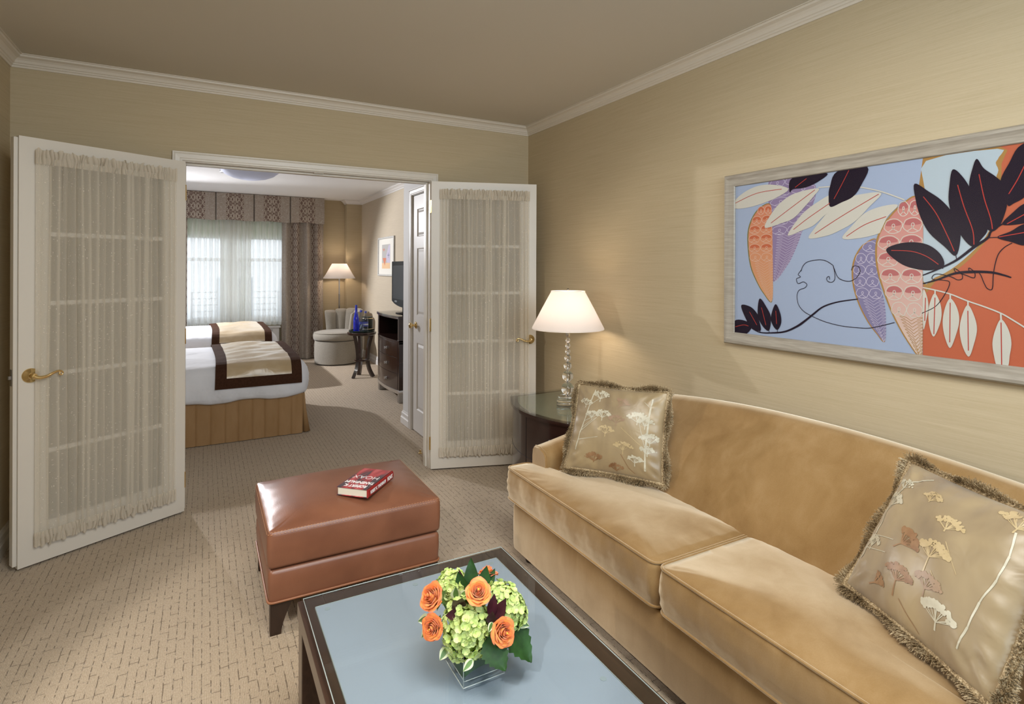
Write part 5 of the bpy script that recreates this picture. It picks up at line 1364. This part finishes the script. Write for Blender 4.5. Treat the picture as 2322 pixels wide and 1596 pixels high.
drape('window_drape', -3.10, -2.448, 'brown damask drape left of the window, behind the open door', 5, .3, 4)
def sheer_panel(x0, x1, label, seed, dense0, dense1):
    q = random.Random(seed); cx = (x0 + x1) / 2; D = empty('sheer_panel', (cx, 5.535, .55), 0, label, 'curtain', 'white sheer panels at the bedroom window'); ph = [q.uniform(0, 6) for _ in range(6)]
    def fn(u, v):
        x = x0 + (x1 - x0) * u; k = (x * 11.5 + .25 * sin(x * 9 + ph[0]))
        return Vector((x - cx, .034 * cos(2 * pi * k) + .006 * sin(27 * x + ph[1]), 1.66 * v))
    bm = bmesh.new(); grid(bm, fn, 300, 4, uv=lambda u, v: (u * (x1 - x0), v * 1.66)); mesh_obj('sheer_cloth', bm, MAT['window_sheer'], D, True)
    bm = bmesh.new()
    def fn2(u, v):
        x = dense0 + (dense1 - dense0) * u
        return Vector((x - cx + .01 * sin(v * 3 + u * 9), -.028 + .017 * cos(2 * pi * (u * 3.6 + .1 * v)), 1.66 * v))
    grid(bm, fn2, 90, 6, uv=lambda u, v: (u * .5, v * 1.66)); mesh_obj('gathered_edge', bm, MAT['window_sheer_dense'], D, True)
    bm = bmesh.new(); grid(bm, lambda u, v: fn(u, v * .035) + Vector((0, -.003, 0)), 300, 1, uv=lambda u, v: (u * (x1 - x0), v * .06)); mesh_obj('hem', bm, MAT['window_sheer_dense'], D, True)
sheer_panel(-3.02, -1.76, 'left white sheer curtain over the bedroom window', 1, -2.03, -1.74)
sheer_panel(-1.74, -1.10, 'right white sheer curtain over the bedroom window', 2, -1.76, -1.60)
bm = bmesh.new(); box(bm, -2.96 + 1.98, -1.0 + 1.98, -.004, .0, 0, .36); RB = empty('roller_blind', (-1.98, 5.602, 1.862), 0, 'pale roller blind lowered a little behind the sheers', 'blind')
mesh_obj('blind_cloth', bm, MAT['blind_fabric'], RB)
bm = bmesh.new(); tube(bm, [Vector((-.98, -.002, 0)), Vector((.98, -.002, 0))], .008, 8); mesh_obj('bottom_bar', bm, MAT['trim_paint_white'], RB, True)
HT = empty('heater_cabinet', (-1.9, 5.54, 0), 0, 'white heater cabinet under the bedroom window', 'heater')
bm = bmesh.new(); box(bm, -1.15, .69, -.03, .075, 0, .505, .004); mesh_obj('body', bm, MAT['trim_paint_white'], HT)
bm = bmesh.new(); box(bm, -1.17, .71, -.05, .075, .505, .530, .004); mesh_obj('top', bm, MAT['trim_paint_white'], HT)
bm = bmesh.new()
for k in range(12): box(bm, -.9, .6, -.034, -.028, .38 + k * .009, .384 + k * .009)
mesh_obj('grille', bm, MAT['brushed_steel'], HT)

# ------------------------------------------------------------------ slipper chair
CH = empty('slipper_chair', (-.43, 4.93, 0), radians(-22), 'round grey-beige slipper chair with channelled back, in the far corner', 'chair')
CH.location = (-.455, 4.905, 0); CH.rotation_euler = (0, 0, radians(-62))
def ell(rx, ry, z, n=48, cut=None):
    return [Vector((rx * cos(2 * pi * i / n), (min(ry * sin(2 * pi * i / n), cut) if cut else ry * sin(2 * pi * i / n)), z)) for i in range(n)]
bm = bmesh.new(); loft(bm, [ell(.315 + o, .335 + o, z) for o, z in ((-.03, .012), (0, .02), (.006, .12), (.006, .28), (.0, .345), (-.02, .352))]); mesh_obj('base', bm, MAT['chair_fabric'], CH, True, angle=60)
bm = bmesh.new(); loft(bm, [ell(.325 + o, .345 + o, z) for o, z in ((-.03, .356), (.0, .362), (.012, .385), (.014, .42), (.006, .452), (-.012, .468), (-.06, .480), (-.14, .486), (-.24, .488))]); mesh_obj('seat_cushion', bm, MAT['chair_fabric'], CH, True, angle=60)
bm = bmesh.new(); N_ = 48; tube(bm, ell(.326, .346, .466), .005, 6, closed=True); mesh_obj('welt', bm, MAT['chair_fabric'], CH, True)
nch = 6; a0, a1 = radians(2), radians(178)
for k in range(nch):
    bm = bmesh.new(); f = (k + .5) / nch; a = a0 + (a1 - a0) * f; da = (a1 - a0) / nch * .56
    top = .80 - .02 * abs(2 * f - 1) ** 2 * 2
    rings = []
    for z, inn, grow in ((.34, .11, 1.0), (.46, .12, 1.0), (.56, .125, 1.0), (.66, .12, 1.0), (.74, .11, 1.0), (top - .025, .10, .95), (top - .008, .08, .85), (top, .045, .6)):
        ring = []
        lean = (z - .34) * .14
        for j in range(13):
            t = j / 12 * pi; aa = a - da * grow * cos(t); r_ = (.30 + lean - inn * .5) - inn * .5 * sin(t) * grow
            ring.append(Vector((r_ * cos(aa), (r_ + .03) * sin(aa), z)))
        for j in range(1, 12):
            t = pi + j / 12 * pi; aa = a - da * grow * cos(t); r_ = (.30 + lean - inn * .5) - inn * .35 * sin(t) * grow
            ring.append(Vector((r_ * cos(aa), (r_ + .03) * sin(aa), z)))
        rings.append(ring)
    loft(bm, rings); mesh_obj('back_channel', bm, MAT['chair_fabric'], CH, True, angle=70)

# ------------------------------------------------------------------ floor lamp
FL = empty('floor_lamp', (-.352, 5.30, 0), 0, 'steel floor lamp with white shade behind the slipper chair', 'lamp')
bm = bmesh.new(); lathe(bm, [(.12, 0), (.12, .012), (.02, .022), (.012, .03)], (0, 0, 0), 32); mesh_obj('base', bm, MAT['steel'], FL, True, angle=40)
bm = bmesh.new(); lathe(bm, [(.012, .02), (.012, 1.0), (.0135, 1.002), (.0135, 1.02), (.010, 1.022), (.010, 1.36)], (0, 0, 0), 16); mesh_obj('pole', bm, MAT['steel'], FL, True, angle=40)
bm = bmesh.new(); lathe(bm, [(.243, 1.262), (.243, 1.268), (.200, 1.335), (.113, 1.492), (.112, 1.495), (.110, 1.492), (.197, 1.333), (.240, 1.266), (.243, 1.262)], (0, 0, 0), 56, cap0=False, cap1=False)
mesh_obj('lampshade', bm, MAT['lampshade_fabric'], FL, True, angle=60)
light('floor_lamp_light', 'POINT', (-.352, 5.30, 1.41), None, 4.2, (1.0, .80, .60), .04)

# ------------------------------------------------------------------ side table with drinks
ST = empty('side_table', (-.405, 3.62, 0), 0, 'round dark side table with curved legs beside the chest', 'table')
bm = bmesh.new(); lathe(bm, [(.10, .545), (.175, .553), (.182, .560), (.186, .575), (.186, .584), (.180, .590), (.172, .592)], (0, 0, 0), 48); mesh_obj('table_top', bm, MAT['espresso_wood'], ST, True, angle=40)
bm = bmesh.new(); lathe(bm, [(.095, .212), (.100, .216), (.100, .228), (.095, .232)], (0, 0, 0), 32); mesh_obj('stretcher_disc', bm, MAT['espresso_wood'], ST, True, angle=40)
for k in range(3):
    a = radians(-150 + 120 * k); bm = bmesh.new()
    P_ = [(.125, .55), (.098, .45), (.080, .35), (.074, .25), (.080, .18), (.105, .09), (.150, .0)]
    pts = spline([Vector((r * cos(a), r * sin(a), z)) for r, z in P_], 5)
    tube(bm, pts, [.026 + .004 * abs(2 * i / (len(pts) - 1) - 1) for i in range(len(pts))], 4, up=(0, 0, 1)); mesh_obj('leg', bm, MAT['espresso_wood'], ST)
TRY = empty('serving_tray', (-.405, 3.62, .5925), 0, 'dark green round tray on the side table', 'tray')
bm = bmesh.new(); lathe(bm, [(.155, 0), (.163, .003), (.167, .022), (.164, .022), (.160, .008), (.150, .006)], (0, 0, 0), 48); mesh_obj('tray_dish', bm, MAT['tray_green'], TRY, True, angle=40)
def bottle(name, x, y, prof, mat, label, cat, cap=None, lab=None, k=1.0):
    B = empty(name, (x, y, .5990), 0, label, cat, 'drinks on the side table tray')
    bm = bmesh.new(); lathe(bm, [(r * k, z * k) for r, z in prof], (0, 0, 0), 28); mesh_obj('glass_body', bm, MAT[mat], B, True, angle=60)
    if cap: bm = bmesh.new(); lathe(bm, [(r * k, z * k) for r, z in cap[0]], (0, 0, 0), 20); mesh_obj('cap', bm, MAT[cap[1]], B, True, angle=50)
    for r, z0_, z1_, m in (lab or []):
        bm = bmesh.new(); lathe(bm, [(r * k, z0_ * k), (r * k, z1_ * k)], (0, 0, 0), 28, cap0=False, cap1=False); mesh_obj('label_band', bm, MAT[m], B, True)
    return B
bottle('bottle', -.492, 3.565, [(.034, 0), (.037, .004), (.037, .15), (.035, .175), (.026, .215), (.016, .26), (.0135, .32), (.0135, .345), (.0001, .346)], 'cobalt_glass', 'tall cobalt blue bottle on the tray', 'bottle', ([(.0145, .318), (.0145, .347), (.0001, .348)], 'cobalt_cap'))
WB = [(.029, 0), (.031, .004), (.031, .05), (.029, .055), (.031, .06), (.031, .135), (.026, .165), (.015, .195), (.0125, .215), (.0125, .23)]
bottle('bottle', -.372, 3.560, WB, 'bottle_glass', 'clear water bottle with blue and white label, front of the tray', 'bottle', ([(.014, .222), (.014, .245), (.0001, .246)], 'label_blue'), [(.0318, .062, .080, 'label_blue'), (.0318, .080, .094, 'label_white'), (.0318, .094, .115, 'label_blue')], 1.08)
bottle('bottle', -.400, 3.69, WB, 'bottle_glass', 'clear water bottle with blue cap at the back of the tray', 'bottle', ([(.014, .222), (.014, .245), (.0001, .246)], 'cobalt_cap'), [(.0318, .075, .105, 'label_blue')], 1.10)
bottle('tumbler', -.436, 3.510, [(.026, 0), (.030, .098), (.0285, .098), (.025, .008), (.0001, .008)], 'bottle_glass', 'small clear tumbler at the front of the tray', 'glass')
bottle('tumbler', -.430, 3.60, [(.026, 0), (.030, .098), (.0285, .098), (.025, .008), (.0001, .008)], 'bottle_glass', 'clear tumbler standing behind the front one', 'glass')
IB = empty('ice_bucket', (-.313, 3.695, .5990), 0, 'dark green ice bucket with gold bands on the tray', 'bucket', 'drinks on the side table tray')
bm = bmesh.new(); lathe(bm, [(.068, 0), (.070, .003), (.070, .178), (.066, .182), (.02, .186), (.0001, .186)], (0, 0, 0), 40); mesh_obj('body', bm, MAT['bucket_green'], IB, True, angle=40)
for z in (.012, .155):
    bm = bmesh.new(); lathe(bm, [(.0705, z), (.0712, z + .001), (.0712, z + .010), (.0705, z + .011)], (0, 0, 0), 40, cap0=False, cap1=False); mesh_obj('gold_band', bm, MAT['gold_band'], IB, True)

# ------------------------------------------------------------------ bow-front media chest
MC = empty('media_chest', (-.21, 2.355, 0), 0, 'dark bow-front chest of drawers under the television', 'cabinet')
def bow2(xs, xm, y0, y1, xb=.018, k=30): return bow(xs, xm, y0, y1, xb, k, -.21, 2.355)
my0, my1 = 1.955, 2.77
def bow_part(name, z0, z1, xs, xm, ya, yb, mat, xb=None, parent=MC, mi=0, bev=.002):
    bm = bmesh.new(); slab(bm, bow2(xs, xm, ya, yb, xb if xb is not None else .018), z0, z1, bev); return mesh_obj(name, bm, mat, parent, True, angle=30)
bow_part('top', .890, .915, -.436, -.474, my0 - .012, my1 + .012, MAT['espresso_wood'])
bow_part('glass_top', .9152, .9215, -.434, -.472, my0 - .010, my1 + .010, MAT['tabletop_glass'])
# carcass with an open niche: sides, back, floor
bm = bmesh.new()
def MB(x0, x1, y0, y1, z0, z1): box(bm, x0 + .21, x1 + .21, y0 - 2.355, y1 - 2.355, z0, z1, .0015)
MB(-.425, .018, my0, my0 + .045, .62, .890); MB(-.425, .018, my1 - .045, my1, .62, .890); MB(-.10, .018, my0 + .045, my1 - .045, .62, .890)
mesh_obj('body', bm, MAT['espresso_wood'], MC)
bow_part('niche_floor', .640, .662, -.426, -.464, my0, my1, MAT['espresso_wood'])
bow_part('lower_case', .135, .640, -.422, -.458, my0, my1, MAT['espresso_wood'])
bm = bmesh.new(); MB(-.105, -.10, my0 + .045, my1 - .045, .662, .890); mesh_obj('niche_back', bm, MAT['black_matte'], MC)
for i, (z0_, z1_) in enumerate(((.478, .636), (.312, .474), (.142, .308))):
    bm = bmesh.new(); A = bow2(-.430, -.466, my0 + .03, my1 - .02)[2:]; B_ = bow2(-.420, -.455, my0 + .03, my1 - .02)[2:]
    slab(bm, A + B_[::-1], z0_, z1_); d = mesh_obj('drawer', bm, MAT['espresso_wood'], MC, True, angle=30)
    bm = bmesh.new(); zc = (z0_ + z1_) / 2; xk = -.465 + .21; yk = -.085
    box(bm, xk - .006, xk, yk - .014, yk + .014, zc - .014, zc + .014, .001); box(bm, xk - .018, xk - .006, yk - .006, yk + .006, zc - .006, zc + .006); box(bm, xk - .026, xk - .018, yk - .013, yk + .013, zc - .013, zc + .013, .002)
    mesh_obj('knob', bm, MAT['steel'], d)
bow_part('metal_band', .100, .135, -.427, -.463, my0 - .004, my1 + .004, MAT['steel'])
for y in (my0 + .03, my1 - .03):
    bm = bmesh.new()
    for x in (-.375, -.03):
        box(bm, x - .045 + .21, x + .035 + .21, y - .03 - 2.355, y + .03 - 2.355, 0, .10, .002); mesh_obj('foot', bm, MAT['brushed_steel'], MC); bm = bmesh.new()
    bm.free()
# television
TV = empty('television', (-.255, 2.30, .9220), radians(0), 'flat black television on the chest', 'television')
bm = bmesh.new(); rings = []
def tvr(x, hy, zb, zt):
    pts = [Vector((x, -hy, zt)), Vector((x, hy, zt)), Vector((x, hy, zb + .05))]
    for k in range(9): t = k / 8; pts.append(Vector((x, hy - 2 * hy * t, zb + .05 - .035 * sin(pi * t) * 1.3 - (.012 if 0 < k < 8 else 0))))
    return pts
loft(bm, [tvr(.05, .36, .10, .56), tvr(.012, .395, .075, .578), tvr(-.02, .40, .07, .583), tvr(-.026, .398, .072, .581)]); mesh_obj('housing', bm, MAT['black_gloss'], TV, True, angle=35)
bm = bmesh.new(); box(bm, -.0275, -.0262, -.355, .355, .150, .535, 0); mesh_obj('screen', bm, MAT['screen_glass'], TV)
bm = bmesh.new(); lathe(bm, [(.10, .0), (.10, .008), (.03, .014), (.02, .02)], (0, 0, 0), 32, sx=.9, sy=1.5); box(bm, -.012, .012, -.04, .04, .012, .12); mesh_obj('stand', bm, MAT['black_gloss'], TV, True, angle=40)
bm = bmesh.new()
for k in range(4): box(bm, -.0285, -.027, .20 + k * .022, .212 + k * .022, .112, .132)
mesh_obj('badge', bm, MAT['steel'], TV)

# small framed print on the bedroom wall
FP = empty('framed_print', (.028, 3.985, 1.59), 0, 'small framed coral and grey print on the bedroom wall', 'picture')
bm = bmesh.new(); R = []
for o, t in ((0, 0), (0, .020), (.006, .024), (.022, .022), (.026, .014), (.026, 0)):
    R.append([Vector((-t, y, z)) for y, z in ((-.39 + o, -.275 + o), (.39 - o, -.275 + o), (.39 - o, .275 - o), (-.39 + o, .275 - o))])
loft(bm, R, True, False, False); mesh_obj('frame', bm, MAT['frame_silver_light'], FP)
bm = bmesh.new(); box(bm, -.010, -.001, -.37, .37, -.255, .255); mesh_obj('mat', bm, MAT['mat_board'], FP)
bm = bmesh.new()
def q4(y0, y1, z0, z1, m, l): 
    vs = [bm.verts.new((-.0105 - .0003 * l, y, z)) for y, z in ((y0, z0), (y1, z0), (y1, z1), (y0, z1))]; bm.faces.new(vs).material_index = m
def p2(pts, m, l): bm.faces.new([bm.verts.new((-.0105 - .0003 * l, y, z)) for y, z in pts]).material_index = m
q4(-.20, .20, -.17, .17, 0, 0); q4(-.20, .20, -.17, -.09, 1, 1); p2([(.17, -.02), (-.02, -.02), (.06, -.13)], 2, 2); p2([(-.20, .16), (-.14, .16), (.0, .0), (-.06, -.09), (-.2, -.09)], 3, 3)
p2([(.17, .09), (.14, .12), (.11, .09), (.08, .12), (.05, .09), (.05, .08), (.08, .10), (.11, .07), (.14, .10)], 2, 3); q4(-.13, -.115, -.02, .05, 4, 4); q4(-.17, -.08, .010, .022, 4, 5)
mesh_obj('print', bm, [MAT['print_grey'], MAT['print_peach'], MAT['print_coral'], MAT['art_lilac'], MAT['print_blue']], FP)

# ceiling light
CL = empty('ceiling_light', (-1.80, 2.80, CEIL), 0, 'shallow glass dish light on the bedroom ceiling', 'ceiling light')
bm = bmesh.new(); lathe(bm, [(.12, -.001), (.12, -.03), (.02, -.04), (.02, -.10)], (0, 0, 0), 32); mesh_obj('canopy', bm, MAT['steel'], CL, True, angle=40)
bm = bmesh.new(); pr_ = [(.285, -.072), (.280, -.076), (.24, -.110), (.17, -.140), (.09, -.157), (.0005, -.163)]; lathe(bm, pr_, (0, 0, 0), 56, cap0=False, cap1=True); mesh_obj('glass_dish', bm, MAT['opal_glass'], CL, True)
for k in range(3):
    a = radians(160 + 120 * k); bm = bmesh.new(); box(bm, .262, .296, -.018, .018, -.092, -.055, .004, M=Matrix.Rotation(a, 4, 'Z')); mesh_obj('clip', bm, MAT['chrome'], CL)
light('ceiling_dish_light', 'POINT', (-1.80, 2.80, CEIL - .07), None, .6, (.9, .93, 1.0), .05)
# door stop on the carpet
DS = empty('door_stop', (-.758, .335, 0), 0, 'small brass door stop on the carpet by the closet', 'door stop')
bm = bmesh.new(); lathe(bm, [(.014, 0), (.015, .005), (.009, .009), (.006, .014), (.009, .020), (.008, .027), (.0001, .029)], (0, 0, 0), 20); mesh_obj('brass_dome', bm, MAT['brass'], DS, True, angle=50)
# lamp cord behind the side table
bm = bmesh.new(); tube(bm, spline([(-.20, 4.43, .012), (-.27, 4.40, .10), (-.255, 4.42, .30), (-.27, 4.40, .46), (-.20, 4.46, .60)], 6), .007, 8)
mesh_obj('lamp_cord', bm, MAT['cord_white'], None, True, label='white cord hanging behind the round side table', cat='cord')
